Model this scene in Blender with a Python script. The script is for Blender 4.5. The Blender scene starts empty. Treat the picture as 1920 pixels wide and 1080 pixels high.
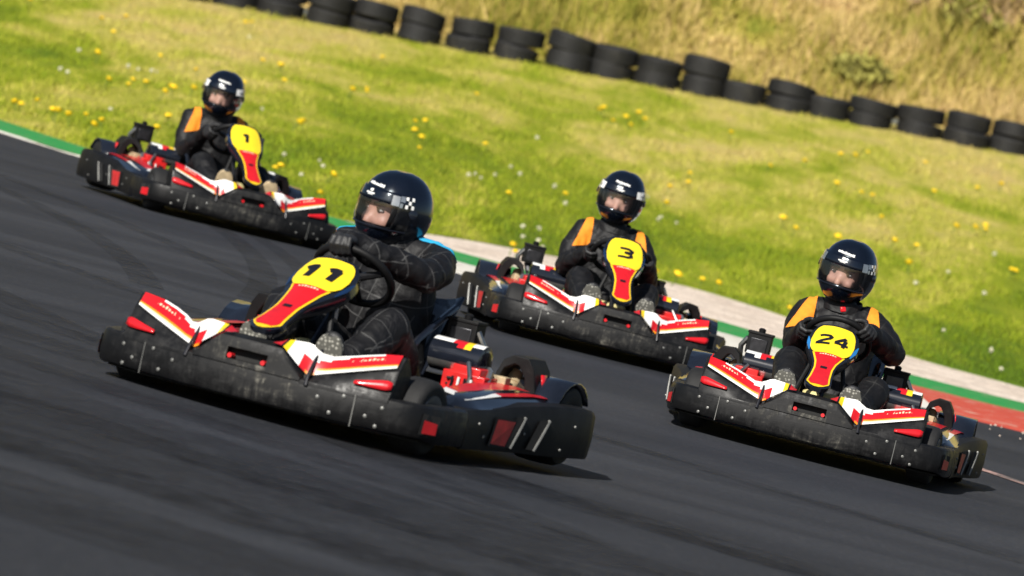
import bpy, bmesh, math, random
import numpy as np
from mathutils import Vector, Matrix, noise, Euler
random.seed(7); rng = np.random.default_rng(7)
PI = math.pi; R = math.radians
S = bpy.context.scene
COL = S.collection

# ------------------------------------------------------------------ materials
MATS = {}
def nodes_of(name):
    m = bpy.data.materials.new(name); m.use_nodes = True
    nt = m.node_tree; b = nt.nodes['Principled BSDF']
    MATS[name] = m
    return m, nt, b
def ramp(nt, fac, stops):
    r = nt.nodes.new('ShaderNodeValToRGB')
    el = r.color_ramp.elements
    while len(el) < len(stops): el.new(0.5)
    for e, (p, c) in zip(el, stops):
        e.position = p; e.color = (*c, 1) if len(c) == 3 else c
    nt.links.new(fac, r.inputs['Fac'])
    return r.outputs['Color']
def tex_noise(nt, scale, detail=4, rough=0.6, vec=None, coord='Object', dist=0.0):
    n = nt.nodes.new('ShaderNodeTexNoise'); n.inputs['Scale'].default_value = scale
    n.inputs['Detail'].default_value = detail; n.inputs['Roughness'].default_value = rough
    n.inputs['Distortion'].default_value = dist
    if vec is None:
        c = nt.nodes.new('ShaderNodeTexCoord'); vec = c.outputs[coord]
    nt.links.new(vec, n.inputs['Vector'])
    return n.outputs['Fac']
def mapped(nt, scale, coord='Object', rot=(0, 0, 0)):
    c = nt.nodes.new('ShaderNodeTexCoord'); mp = nt.nodes.new('ShaderNodeMapping')
    mp.inputs['Scale'].default_value = scale; mp.inputs['Rotation'].default_value = rot
    nt.links.new(c.outputs[coord], mp.inputs['Vector'])
    return mp.outputs['Vector']
def bump(nt, b, h, strength, dist):
    k = nt.nodes.new('ShaderNodeBump'); k.inputs['Strength'].default_value = strength
    k.inputs['Distance'].default_value = dist
    nt.links.new(h, k.inputs['Height']); nt.links.new(k.outputs['Normal'], b.inputs['Normal'])
def mixc(nt, fac, a, bb, mode='MIX'):
    x = nt.nodes.new('ShaderNodeMix'); x.data_type = 'RGBA'; x.blend_type = mode
    for s, v in ((x.inputs[0], fac), (x.inputs[6], a), (x.inputs[7], bb)):
        if hasattr(v, 'is_linked') or hasattr(v, 'links'): nt.links.new(v, s)
        elif isinstance(v, (int, float)): s.default_value = v
        else: s.default_value = (*v, 1)
    return x.outputs[2]
def mth(nt, op, a, bb=0.0):
    x = nt.nodes.new('ShaderNodeMath'); x.operation = op
    for s, v in ((x.inputs[0], a), (x.inputs[1], bb)):
        if isinstance(v, (int, float)): s.default_value = v
        else: nt.links.new(v, s)
    return x.outputs[0]
def simple(name, col, rough=0.5, metal=0.0, coat=0.0, var=0.25, scale=30, bumpy=0.0, spec=0.5, dirt=None):
    m, nt, b = nodes_of(name)
    f = tex_noise(nt, scale)
    lo = tuple(c * (1 - var) for c in col); hi = tuple(min(1, c * (1 + var)) for c in col)
    c = ramp(nt, f, [(0.3, lo), (0.7, hi)])
    if dirt:
        d = tex_noise(nt, dirt[0], 6, 0.7)
        dm = ramp(nt, d, [(dirt[2], (0, 0, 0)), (dirt[2] + 0.14, (1, 1, 1))])
        c = mixc(nt, dm, c, dirt[1])
    nt.links.new(c, b.inputs['Base Color'])
    b.inputs['Roughness'].default_value = rough; b.inputs['Metallic'].default_value = metal
    b.inputs['Coat Weight'].default_value = coat; b.inputs['Coat Roughness'].default_value = 0.08
    b.inputs['Specular IOR Level'].default_value = spec
    if bumpy: bump(nt, b, tex_noise(nt, scale * 3), bumpy, 0.004)
    return m
simple('black_plastic', (0.0065, 0.0065, 0.007), 0.55, var=0.4, scale=12, bumpy=0.2, spec=0.2, dirt=(9, (0.022, 0.0215, 0.020), 0.62))
# the skirt is scuffed and dusty: streaks of scraped grey and dried dirt
m, nt, b = nodes_of('skirt_plastic')
oi = nt.nodes.new('ShaderNodeObjectInfo')
def shifted(scale, rot=(0, 0, 0)):
    c = nt.nodes.new('ShaderNodeTexCoord'); mp = nt.nodes.new('ShaderNodeMapping')
    mp.inputs['Scale'].default_value = scale; mp.inputs['Rotation'].default_value = rot
    nt.links.new(mth(nt, 'MULTIPLY', oi.outputs['Random'], 37.0), mp.inputs['Location'])
    nt.links.new(c.outputs['Object'], mp.inputs['Vector'])
    return mp.outputs['Vector']
v1 = shifted((6, 6, 20)); v2 = shifted((24, 24, 7), (0.3, 0.4, 0.2))
n1 = tex_noise(nt, 1.0, 8, 0.72, v1, dist=0.6); n2 = tex_noise(nt, 1.3, 8, 0.75, v2, dist=0.4)
f = mth(nt, 'MULTIPLY', n1, n2)
n3 = tex_noise(nt, 1.0, 3, 0.5, shifted((3.2, 3.2, 3.2)))
# the middle of the nose and the low edge take most of the scrapes
c_ = nt.nodes.new('ShaderNodeTexCoord'); s_ = nt.nodes.new('ShaderNodeSeparateXYZ'); nt.links.new(c_.outputs['Object'], s_.inputs[0])
mr = nt.nodes.new('ShaderNodeMapRange'); mr.inputs[1].default_value = 0.05; mr.inputs[2].default_value = 0.32; mr.inputs[3].default_value = 0.42; mr.inputs[4].default_value = -0.10
nt.links.new(mth(nt, 'ABSOLUTE', s_.outputs[0]), mr.inputs[0])
f2 = mth(nt, 'MULTIPLY', f, mth(nt, 'ADD', mth(nt, 'ADD', n3, 0.62), mr.outputs[0]))
c = ramp(nt, f2, [(0.28, (0.0055, 0.0055, 0.006)), (0.38, (0.012, 0.012, 0.0125)), (0.48, (0.045, 0.043, 0.038)), (0.62, (0.20, 0.19, 0.16))])
sp = nt.nodes.new('ShaderNodeTexVoronoi'); sp.inputs['Scale'].default_value = 30; sp.inputs['Randomness'].default_value = 1
cc = nt.nodes.new('ShaderNodeTexCoord'); nt.links.new(cc.outputs['Object'], sp.inputs['Vector'])
spot = ramp(nt, sp.outputs['Distance'], [(0.10, (1, 1, 1)), (0.16, (0, 0, 0))])
gate = ramp(nt, tex_noise(nt, 6, 2), [(0.68, (0, 0, 0)), (0.75, (1, 1, 1))])
c = mixc(nt, mth(nt, 'MULTIPLY', spot, gate), c, (0.11, 0.108, 0.1))
nt.links.new(c, b.inputs['Base Color'])
nt.links.new(ramp(nt, f2, [(0.2, (0.36,) * 3), (0.4, (0.75,) * 3)]), b.inputs['Roughness'])
b.inputs['Specular IOR Level'].default_value = 0.3
bump(nt, b, n1, 0.2, 0.004)
simple('gloss_black', (0.008, 0.010, 0.016), 0.16, coat=0.6, var=0.3, scale=8, bumpy=0.03)
m, nt, b = nodes_of('helmet_black')
nt.links.new(ramp(nt, tex_noise(nt, 6), [(0.35, (0.003, 0.0042, 0.008)), (0.7, (0.005, 0.007, 0.013))]), b.inputs['Base Color'])
nt.links.new(ramp(nt, tex_noise(nt, 40, 6, 0.7), [(0.4, (0.12,) * 3), (0.75, (0.32,) * 3)]), b.inputs['Roughness'])
b.inputs['Coat Weight'].default_value = 0.8; b.inputs['Coat Roughness'].default_value = 0.05
b.inputs['Coat Tint'].default_value = (0.75, 0.88, 1, 1)
simple('red_vinyl', (0.56, 0.010, 0.016), 0.32, coat=0.25, var=0.12, scale=20, dirt=(55, (0.22, 0.012, 0.013), 0.62))
simple('red_dull', (0.50, 0.020, 0.022), 0.5, var=0.3, scale=20)
simple('white_vinyl', (0.78, 0.78, 0.76), 0.35, coat=0.2, var=0.06, scale=20, dirt=(45, (0.45, 0.43, 0.38), 0.60))
simple('yellow_vinyl', (0.80, 0.53, 0.015), 0.35, coat=0.2, var=0.06, scale=20)
simple('number_yellow', (0.82, 0.62, 0.02), 0.35, coat=0.2, var=0.07, scale=20, dirt=(60, (0.50, 0.36, 0.03), 0.64))
simple('amber_vinyl', (0.72, 0.24, 0.015), 0.35, coat=0.2, var=0.06, scale=20)
simple('cream_vinyl', (0.72, 0.62, 0.42), 0.4, var=0.06, scale=20)
simple('blue_vinyl', (0.02, 0.16, 0.42), 0.3, coat=0.2, var=0.15, scale=20)
simple('navy_vinyl_sheen', (0.006, 0.022, 0.065), 0.3, coat=0.2, var=0.15, scale=20)
simple('black_vinyl', (0.008, 0.008, 0.012), 0.4, var=0.2)
simple('rubber', (0.006, 0.006, 0.0065), 0.75, var=0.4, scale=25, bumpy=0.3)
simple('metal', (0.45, 0.45, 0.44), 0.35, metal=1.0, var=0.2)
simple('dark_metal', (0.05, 0.05, 0.055), 0.35, metal=0.8, var=0.3)
simple('bolt_metal', (0.20, 0.20, 0.19), 0.5, metal=0.5, var=0.2)
simple('engine_red', (0.52, 0.012, 0.012), 0.4, coat=0.2, var=0.25, scale=30)
simple('engine_tan', (0.42, 0.33, 0.20), 0.6, metal=0.2, var=0.35, scale=30)
simple('silver_band', (0.62, 0.62, 0.60), 0.28, metal=0.9, var=0.15)
simple('tank_plastic', (0.55, 0.48, 0.22), 0.4, var=0.15, scale=10)
simple('sole_grey', (0.16, 0.155, 0.13), 0.85, var=0.2)
simple('beige_suede', (0.52, 0.40, 0.24), 0.85, var=0.2)
simple('glove_leather', (0.014, 0.014, 0.015), 0.55, var=0.5, scale=60, bumpy=0.3)
simple('orange_fabric', (0.80, 0.25, 0.012), 0.8, var=0.12, scale=40, bumpy=0.2)
simple('blue_fabric', (0.01, 0.30, 0.55), 0.8, var=0.12, scale=40, bumpy=0.2)
simple('padding', (0.012, 0.012, 0.012), 0.9)
simple('skin', (0.60, 0.33, 0.25), 0.5, var=0.12, scale=15)
simple('eye_white', (0.6, 0.57, 0.54), 0.3, var=0.02)
simple('brow_hair', (0.06, 0.035, 0.02), 0.8)
# studded shoe sole
m = MATS['sole_grey']; nt = m.node_tree; b = nt.nodes['Principled BSDF']
vo = nt.nodes.new('ShaderNodeTexVoronoi'); vo.inputs['Scale'].default_value = 75; vo.inputs['Randomness'].default_value = 0.55
cc = nt.nodes.new('ShaderNodeTexCoord'); nt.links.new(cc.outputs['Object'], vo.inputs['Vector'])
nt.links.new(ramp(nt, vo.outputs['Distance'], [(0.22, (0.42, 0.41, 0.36)), (0.42, (0.10, 0.098, 0.085))]), b.inputs['Base Color'])
# suits: near black cloth, woven check lines and creases
def suit(name, line, spacing, base):
    m, nt, b = nodes_of(name)
    tc = nt.nodes.new('ShaderNodeTexCoord')
    mp = nt.nodes.new('ShaderNodeMapping'); mp.inputs['Rotation'].default_value = (0.35, 0.2, 0.15)
    nz = nt.nodes.new('ShaderNodeTexNoise'); nz.inputs['Scale'].default_value = 9
    nt.links.new(tc.outputs['Object'], nz.inputs['Vector'])
    av = nt.nodes.new('ShaderNodeVectorMath'); av.operation = 'SCALE'; av.inputs['Scale'].default_value = 0.016
    nt.links.new(nz.outputs['Color'], av.inputs[0])
    ad = nt.nodes.new('ShaderNodeVectorMath'); nt.links.new(tc.outputs['Object'], ad.inputs[0]); nt.links.new(av.outputs[0], ad.inputs[1])
    nt.links.new(ad.outputs[0], mp.inputs['Vector'])
    sx = nt.nodes.new('ShaderNodeSeparateXYZ'); nt.links.new(mp.outputs[0], sx.inputs[0])
    tot = None
    ns = nt.nodes.new('ShaderNodeVectorRotate'); ns.rotation_type = 'EULER_XYZ'; ns.inputs['Rotation'].default_value = (0.35, 0.2, 0.15)
    nt.links.new(tc.outputs['Normal'], ns.inputs['Vector'])
    sn = nt.nodes.new('ShaderNodeSeparateXYZ'); nt.links.new(ns.outputs[0], sn.inputs[0])
    for i in range(3):
        w = mth(nt, 'PINGPONG', sx.outputs[i], spacing / 2)
        a = mth(nt, 'LESS_THAN', w, 0.0020)
        g = mth(nt, 'LESS_THAN', mth(nt, 'ABSOLUTE', sn.outputs[i]), 0.72)
        a = mth(nt, 'MULTIPLY', a, g)
        tot = a if tot is None else mth(nt, 'MAXIMUM', tot, a)
    br = ramp(nt, tex_noise(nt, 14, 3), [(0.35, (0.25,) * 3), (0.65, (1,) * 3)])
    tot = mth(nt, 'MULTIPLY', tot, br)
    c0 = ramp(nt, tex_noise(nt, 22, 5, 0.7), [(0.3, tuple(x * 0.6 for x in base)), (0.75, tuple(x * 1.7 for x in base))])
    nt.links.new(mixc(nt, tot, c0, (line,) * 3), b.inputs['Base Color'])
    b.inputs['Roughness'].default_value = 0.6
    b.inputs['Specular IOR Level'].default_value = 0.32; b.inputs['Sheen Weight'].default_value = 0.0; b.inputs['Sheen Roughness'].default_value = 0.4
    h = mth(nt, 'ADD', tex_noise(nt, 13, 2, 0.5, dist=0.8), mth(nt, 'MULTIPLY', tex_noise(nt, 45, 2), 0.12))
    bump(nt, b, h, 0.55, 0.02)
suit('suit_checked', 0.06, 0.078, (0.0042, 0.0042, 0.0052))
suit('suit_plain', 0.022, 0.135, (0.0038, 0.0038, 0.0046))
# visor: thin tinted clear plastic
m, nt, b = nodes_of('visor_clear')
out = nt.nodes['Material Output']
tr = nt.nodes.new('ShaderNodeBsdfTransparent'); tr.inputs['Color'].default_value = (0.82, 0.83, 0.85, 1)
gl = nt.nodes.new('ShaderNodeBsdfGlossy'); gl.inputs['Roughness'].default_value = 0.06
fr = nt.nodes.new('ShaderNodeFresnel'); fr.inputs['IOR'].default_value = 1.45
mx = nt.nodes.new('ShaderNodeMixShader')
nt.links.new(mth(nt, 'ADD', fr.outputs[0], 0.07), mx.inputs[0]); nt.links.new(tr.outputs[0], mx.inputs[1]); nt.links.new(gl.outputs[0], mx.inputs[2])
nt.links.new(mx.outputs[0], out.inputs['Surface'])
# ---- setting materials
m, nt, b = nodes_of('asphalt')
big = tex_noise(nt, 1.0, 5, 0.6, mapped(nt, (0.22, 0.9, 1), rot=(0, 0, R(10))), dist=0.5)
fine = tex_noise(nt, 48, 6, 0.85)
vo = nt.nodes.new('ShaderNodeTexVoronoi'); vo.inputs['Scale'].default_value = 70
cc = nt.nodes.new('ShaderNodeTexCoord'); nt.links.new(cc.outputs['Object'], vo.inputs['Vector'])
c0 = ramp(nt, big, [(0.30, (0.0125, 0.0142, 0.019)), (0.50, (0.021, 0.0232, 0.0295)), (0.72, (0.036, 0.039, 0.047))])
c1 = ramp(nt, fine, [(0.3, (0.35,) * 3), (0.7, (1.8,) * 3)])
c = mixc(nt, 1.0, c0, c1, 'MULTIPLY')
st = ramp(nt, vo.outputs['Color'], [(0.80, (0, 0, 0)), (0.92, (0.16,) * 3)])
c = mixc(nt, st, c, (0.16, 0.16, 0.16))
nt.links.new(c, b.inputs['Base Color']); b.inputs['Roughness'].default_value = 0.78
b.inputs['Specular IOR Level'].default_value = 0.3
bump(nt, b, fine, 0.6, 0.006)
m, nt, b = nodes_of('skid_and_shade_rubber')
out = nt.nodes['Material Output']
b.inputs['Base Color'].default_value = (0.010, 0.010, 0.012, 1); b.inputs['Roughness'].default_value = 0.6
tr = nt.nodes.new('ShaderNodeBsdfTransparent'); mx = nt.nodes.new('ShaderNodeMixShader')
f = ramp(nt, tex_noise(nt, 1.6, 6, 0.7, mapped(nt, (4, 4, 1))), [(0.35, (0.0,) * 3), (0.75, (0.56,) * 3)])
nt.links.new(f, mx.inputs[0]); nt.links.new(tr.outputs[0], mx.inputs[1]); nt.links.new(b.outputs[0], mx.inputs[2])
nt.links.new(mx.outputs[0], out.inputs['Surface'])
m, nt, b = nodes_of('gravel')
c0 = ramp(nt, tex_noise(nt, 2.2, 6, 0.65), [(0.35, (0.54, 0.43, 0.34)), (0.60, (0.74, 0.63, 0.53))])
vo = nt.nodes.new('ShaderNodeTexVoronoi'); vo.inputs['Scale'].default_value = 22
cc = nt.nodes.new('ShaderNodeTexCoord'); nt.links.new(cc.outputs['Object'], vo.inputs['Vector'])
c = mixc(nt, 1.0, c0, ramp(nt, vo.outputs['Color'], [(0.1, (0.78,) * 3), (0.9, (1.2,) * 3)]), 'MULTIPLY')
nt.links.new(c, b.inputs['Base Color']); b.inputs['Roughness'].default_value = 0.95
bump(nt, b, vo.outputs['Distance'], 0.6, 0.03)
def painted(name, col, wear, thr=0.60):
    m, nt, b = nodes_of(name)
    f = tex_noise(nt, 5.5, 7, 0.72, dist=0.4)
    c = ramp(nt, f, [(0.3, tuple(x * 0.85 for x in col)), (thr - 0.02, col), (thr + 0.06, wear)])
    nt.links.new(c, b.inputs['Base Color']); b.inputs['Roughness'].default_value = 0.7
    bump(nt, b, tex_noise(nt, 60), 0.3, 0.004)
painted('kerb_green', (0.012, 0.26, 0.05), (0.13, 0.24, 0.10), 0.57)
painted('kerb_red', (0.52, 0.065, 0.035), (0.52, 0.34, 0.26), 0.57)
painted('kerb_white', (0.66, 0.63, 0.56), (0.40, 0.35, 0.28), 0.56)
painted('line_paint', (0.50, 0.30, 0.26), (0.10, 0.09, 0.085), 0.52)
def grassmat(name, blade):
    m, nt, b = nodes_of(name)
    big = tex_noise(nt, 1.0, 5, 0.62, mapped(nt, (0.24, 0.11, 0.1), rot=(0, 0, R(-14))), dist=0.8)
    mid = tex_noise(nt, 1.0, 4, 0.65, mapped(nt, (1.1, 0.32, 0.3), rot=(0, 0, R(12))), dist=0.6)
    g = nt.nodes.new('ShaderNodeTexCoord'); sx = nt.nodes.new('ShaderNodeSeparateXYZ'); nt.links.new(g.outputs['Object'], sx.inputs[0])
    far = nt.nodes.new('ShaderNodeMapRange'); far.inputs[1].default_value = 40; far.inputs[2].default_value = 60; far.inputs[3].default_value = -0.05; far.inputs[4].default_value = 0.10
    nt.links.new(sx.outputs[1], far.inputs[0])
    f = mth(nt, 'ADD', mth(nt, 'MULTIPLY', big, 0.55), mth(nt, 'MULTIPLY', mid, 0.5))
    f = mth(nt, 'ADD', f, far.outputs[0])
    if blade:
        ge = nt.nodes.new('ShaderNodeNewGeometry')
        f = mth(nt, 'ADD', f, mth(nt, 'MULTIPLY', mth(nt, 'SUBTRACT', ge.outputs['Random Per Island'], 0.5), 0.10))
    c = ramp(nt, f, [(0.37, (0.088, 0.148, 0.008)), (0.50, (0.225, 0.270, 0.014)), (0.57, (0.355, 0.345, 0.048)), (0.64, (0.47, 0.395, 0.11)), (0.74, (0.46, 0.35, 0.14))])
    nt.links.new(c, b.inputs['Base Color']); b.inputs['Roughness'].default_value = 0.85
    b.inputs['Specular IOR Level'].default_value = 0.15
    if not blade: bump(nt, b, tex_noise(nt, 30, 4), 0.8, 0.05)
    else:
        b.inputs['Transmission Weight'].default_value = 0
grassmat('turf', False); grassmat('grass_blade', True)
def drymat(name, blade):
    m, nt, b = nodes_of(name)
    f = mth(nt, 'ADD', mth(nt, 'MULTIPLY', tex_noise(nt, 0.35, 5, 0.6, dist=0.6), 0.65), mth(nt, 'MULTIPLY', tex_noise(nt, 1.4, 4), 0.4))
    if blade:
        ge = nt.nodes.new('ShaderNodeNewGeometry')
        f = mth(nt, 'ADD', f, mth(nt, 'MULTIPLY', mth(nt, 'SUBTRACT', ge.outputs['Random Per Island'], 0.5), 0.14))
    c = ramp(nt, f, [(0.36, (0.15, 0.17, 0.02)), (0.46, (0.30, 0.26, 0.045)), (0.53, (0.45, 0.34, 0.11)), (0.62, (0.55, 0.40, 0.17)), (0.74, (0.33, 0.20, 0.09))])
    nt.links.new(c, b.inputs['Base Color']); b.inputs['Roughness'].default_value = 0.9
    b.inputs['Specular IOR Level'].default_value = 0.1
drymat('dry_ground', False); drymat('dry_blade', True)
simple('bush_leaf', (0.27, 0.25, 0.05), 0.8, var=0.5, scale=3)
simple('bramble_twig', (0.30, 0.20, 0.09), 0.9, var=0.45, scale=3)
simple('petal_yellow', (0.85, 0.58, 0.005), 0.7, var=0.1)
simple('petal_white', (0.60, 0.58, 0.42), 0.8, var=0.08)
simple('stem_green', (0.10, 0.15, 0.02), 0.8)
m, nt, b = nodes_of('old_tyre')
c = ramp(nt, tex_noise(nt, 5, 5, 0.65), [(0.35, (0.005, 0.005, 0.0055)), (0.6, (0.010, 0.0096, 0.009)), (0.78, (0.04, 0.036, 0.030))])
nt.links.new(c, b.inputs['Base Color']); b.inputs['Roughness'].default_value = 0.7
bump(nt, b, tex_noise(nt, 35), 0.4, 0.008)

# ------------------------------------------------------------------ mesh helpers
class MB:
    def __init__(s): s.v = []; s.f = []; s.mi = []; s.mats = []
    def m(s, name):
        if name not in s.mats: s.mats.append(name)
        return s.mats.index(name)
    def add(s, vs, fs, mat):
        o = len(s.v); s.v += [tuple(v) for v in vs]; k = s.m(mat)
        for f in fs: s.f.append(tuple(i + o for i in f)); s.mi.append(k)
    def box(s, c, d, mat, rot=None):
        x, y, z = (q / 2 for q in d); Rm = Euler(rot).to_matrix() if rot else Matrix.Identity(3)
        vs = [Vector(c) + Rm @ Vector((a * x, b_ * y, g * z)) for a in (-1, 1) for b_ in (-1, 1) for g in (-1, 1)]
        s.add(vs, [(0, 1, 3, 2), (4, 6, 7, 5), (0, 4, 5, 1), (2, 3, 7, 6), (0, 2, 6, 4), (1, 5, 7, 3)], mat)
    def grid(s, rows, mat, closed=False, flip=False, matf=None, skip=None):
        o = len(s.v); n = len(rows[0])
        for r in rows: s.v += [tuple(p) for p in r]
        for i in range(len(rows) - 1):
            for j in range(n if closed else n - 1):
                if skip and skip(i, j): continue
                q = (o + i * n + j, o + i * n + (j + 1) % n, o + (i + 1) * n + (j + 1) % n, o + (i + 1) * n + j)
                s.f.append(q[::-1] if flip else q); s.mi.append(s.m(matf(i, j) if matf else mat))
    def tube(s, pts, rad, mat, n=10, side=None, caps=True, round_ends=False):
        pts = [Vector(p) for p in pts]
        if not isinstance(rad, (list,)): rad = [rad] * len(pts)
        rad = [(r, r) if isinstance(r, (int, float)) else r for r in rad]
        if round_ends:
            t0 = (pts[0] - pts[1]).normalized(); t1 = (pts[-1] - pts[-2]).normalized()
            a, r = [], []
            for q in (1.0, 0.92, 0.7, 0.38):
                rr = math.sqrt(max(0.0, 1 - q * q)) + 0.02
                a.append((q, rr))
            m0 = max(rad[0]); m1 = max(rad[-1])
            pts = [pts[0] + t0 * q * m0 for q, _ in a] + pts + [pts[-1] + t1 * q * m1 for q, _ in a[::-1]]
            rad = [(rad[0][0] * k, rad[0][1] * k) for _, k in a] + rad + [(rad[-1][0] * k, rad[-1][1] * k) for _, k in a[::-1]]
        rows = []; up = Vector(side) if side else None
        for i, p in enumerate(pts):
            t = (pts[min(i + 1, len(pts) - 1)] - pts[max(i - 1, 0)]).normalized()
            if up is None: up = t.orthogonal()
            u = (up - t * up.dot(t)).normalized()
            if side is None: up = u
            w = t.cross(u)
            rows.append([p + u * math.cos(a) * rad[i][0] + w * math.sin(a) * rad[i][1] for a in (2 * PI * k / n for k in range(n))])
        o = len(s.v); s.grid(rows, mat, closed=True)
        if caps:
            k = s.m(mat); L = len(rows)
            s.f.append(tuple(o + j for j in range(n))[::-1]); s.mi.append(k)
            s.f.append(tuple(o + (L - 1) * n + j for j in range(n))); s.mi.append(k)
    def lathe(s, prof, mat, c=(0, 0, 0), axis='Z', n=28, closed_prof=False, matf=None):
        rows = []
        for r, h in prof:
            row = []
            for k in range(n):
                a = 2 * PI * k / n
                p = {'Z': (r * math.cos(a), r * math.sin(a), h), 'X': (h, r * math.cos(a), r * math.sin(a)), 'Y': (r * math.sin(a), h, r * math.cos(a))}[axis]
                row.append(Vector(p) + Vector(c))
            rows.append(row)
        if closed_prof: rows.append(rows[0])
        s.grid(rows, mat, closed=True, matf=matf)
    def ellipsoid(s, c, r, mat, n=14, rot=None):
        Rm = Euler(rot).to_matrix() if rot else Matrix.Identity(3)
        rows = [[Vector(c) + Rm @ Vector((r[0] * math.sin(t) * math.cos(a), r[1] * math.sin(t) * math.sin(a), r[2] * math.cos(t)))
                 for a in (2 * PI * k / n for k in range(n))] for t in (0.02 + (PI - 0.04) * i / (n // 2) for i in range(n // 2 + 1))]
        o = len(s.v); s.grid(rows, mat, closed=True, flip=True)
    def build(s, name, parent=None, smooth=True, bevel=0, solid=0, weld=False, angle=40):
        me = bpy.data.meshes.new(name)
        me.from_pydata(s.v, [], s.f)
        for k in s.mats: me.materials.append(MATS[k])
        me.polygons.foreach_set('material_index', s.mi)
        bm = bmesh.new(); bm.from_mesh(me)
        if weld: bmesh.ops.remove_doubles(bm, verts=bm.verts, dist=1e-5)
        bmesh.ops.recalc_face_normals(bm, faces=bm.faces)
        bm.to_mesh(me); bm.free()
        if smooth:
            me.polygons.foreach_set('use_smooth', [True] * len(me.polygons))
            try: me.set_sharp_from_angle(angle=R(angle))
            except Exception: pass
        o = bpy.data.objects.new(name, me); COL.objects.link(o)
        if parent: o.parent = parent
        if solid:
            md = o.modifiers.new('Solid', 'SOLIDIFY'); md.thickness = solid; md.offset = -1
        if bevel:
            md = o.modifiers.new('Bevel', 'BEVEL'); md.width = bevel; md.segments = 2; md.limit_method = 'ANGLE'; md.angle_limit = R(35)
        return o
def empty(name, M=None):
    o = bpy.data.objects.new(name, None); COL.objects.link(o); o.empty_display_size = 0.2
    if M is not None: o.matrix_world = M
    return o
def tag(o, label=None, cat=None, group=None, kind=None):
    for k, v in (('label', label), ('category', cat), ('group', group), ('kind', kind)):
        if v: o[k] = v
    return o
def copy_tree(o, parent=None):
    c = o.copy(); COL.objects.link(c)
    if parent is not None: c.parent = parent
    for ch in list(o.children): copy_tree(ch, c)
    return c
def lerp(x, xs, ys): return float(np.interp(x, xs, ys))

# ------------------------------------------------------------------ camera and light
H, PITCH, ROLL, FPX = 1.2383, 0.038734, 0.243749, 10000.0
cam = bpy.data.objects.new('camera', bpy.data.cameras.new('camera')); COL.objects.link(cam)
fw = Vector((0, math.cos(PITCH), -math.sin(PITCH))); up = Vector((0, math.sin(PITCH), math.cos(PITCH))); rt = Vector((1, 0, 0))
# level lines run down to the right: the camera is rolled anticlockwise
cr, sr = math.cos(ROLL), math.sin(ROLL)
cx = rt * cr + up * sr; cy = up * cr - rt * sr
Mc = Matrix((cx, cy, -fw)).transposed().to_4x4(); Mc.translation = (0, 0, H)
cam.matrix_world = Mc
cd = cam.data; cd.sensor_width = 36; cd.lens = FPX * 36 / 1920; cd.clip_start = 0.5; cd.clip_end = 2000
cd.dof.use_dof = True; cd.dof.focus_distance = 20.8; cd.dof.aperture_fstop = 5.6
S.camera = cam
sun_to = Vector((-0.36, -0.80, 0.66)).normalized()
w = bpy.data.worlds.new('World'); S.world = w; w.use_nodes = True
sky = w.node_tree.nodes.new('ShaderNodeTexSky'); sky.sky_type = 'NISHITA'; sky.sun_disc = False
sky.sun_elevation = math.asin(sun_to.z); sky.sun_rotation = math.atan2(sun_to.x, sun_to.y)
bg = w.node_tree.nodes['Background']; bg.inputs['Strength'].default_value = 0.05
w.node_tree.links.new(sky.outputs[0], bg.inputs['Color'])
sl = bpy.data.lights.new('sun', 'SUN'); sl.energy = 5.0; sl.angle = R(0.53); sl.color = (1, 0.955, 0.88)
so = bpy.data.objects.new('sun', sl); COL.objects.link(so)
so.rotation_euler = sun_to.to_track_quat('Z', 'Y').to_euler(); so.location = (-8, -12, 20)
S.view_settings.view_transform = 'Standard'; S.view_settings.look = 'None'
S.view_settings.exposure = 0.42; S.view_settings.gamma = 1
S.cycles.use_denoising = True
S.cycles.max_bounces = 6; S.cycles.transparent_max_bounces = 8

# ------------------------------------------------------------------ setting
def sheet(name, pts, mat, z):
    me = bpy.data.meshes.new(name); bm = bmesh.new()
    vs = [bm.verts.new((x, y, z)) for x, y in pts]; f = bm.faces.new(vs)
    if f.normal.z < 0: f.normal_flip()
    bmesh.ops.triangulate(bm, faces=bm.faces); bmesh.ops.recalc_face_normals(bm, faces=bm.faces)
    bm.to_mesh(me); bm.free(); me.materials.append(MATS[mat])
    o = bpy.data.objects.new(name, me); COL.objects.link(o); return tag(o, kind='structure')
def strip(name, xs, a, b_, mat, z0, z1=None):
    mb = MB(); z1 = z0 if z1 is None else z1
    mb.grid([[(x, ya, z0) for x, ya in zip(xs, a)], [(x, yb, z1) for x, yb in zip(xs, b_)]], mat)
    return tag(mb.build(name), kind='structure')
sheet('track', [(-400, -200), (400, -200), (400, 600), (-400, 600)], 'asphalt', 0)
GX = [-40, -12, -6, -3.9, -3.15, -2.2, -1.2, -0.35, 0.5, 1.3, 1.7, 2.5, 3.1, 3.6, 5, 8, 14]
G_out = [70, 52, 42.0, 38.6, 37.2, 36.2, 35.5, 34.9, 34.5, 34.2, 33.7, 33.2, 33.1, 33.2, 33.9, 36, 42]
G_in = [69, 51, 40.7, 37.2, 36.05, 35.1, 34.35, 33.7, 33.3, 32.9, 32.5, 32.05, 32.1, 32.5, 33.4, 35.5, 41.5]
K_in = [68.9, 50.9, 40.6, 37.2, 36.04, 35.08, 33.4, 32.2, 31.4, 30.7, 30.2, 29.5, 29.65, 30.3, 31.6, 34, 40]
E_gr = [80, 55, 42.2, 38.8, 37.4, 36.4, 36.2, 38.6, 40.2, 40.4, 39.8, 37.7, 36.7, 36.5, 36.7, 39, 46]
fine_x = np.concatenate([np.linspace(-40, -7, 12), np.linspace(-6.5, 6, 90), np.linspace(6.5, 14, 10)])
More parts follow.
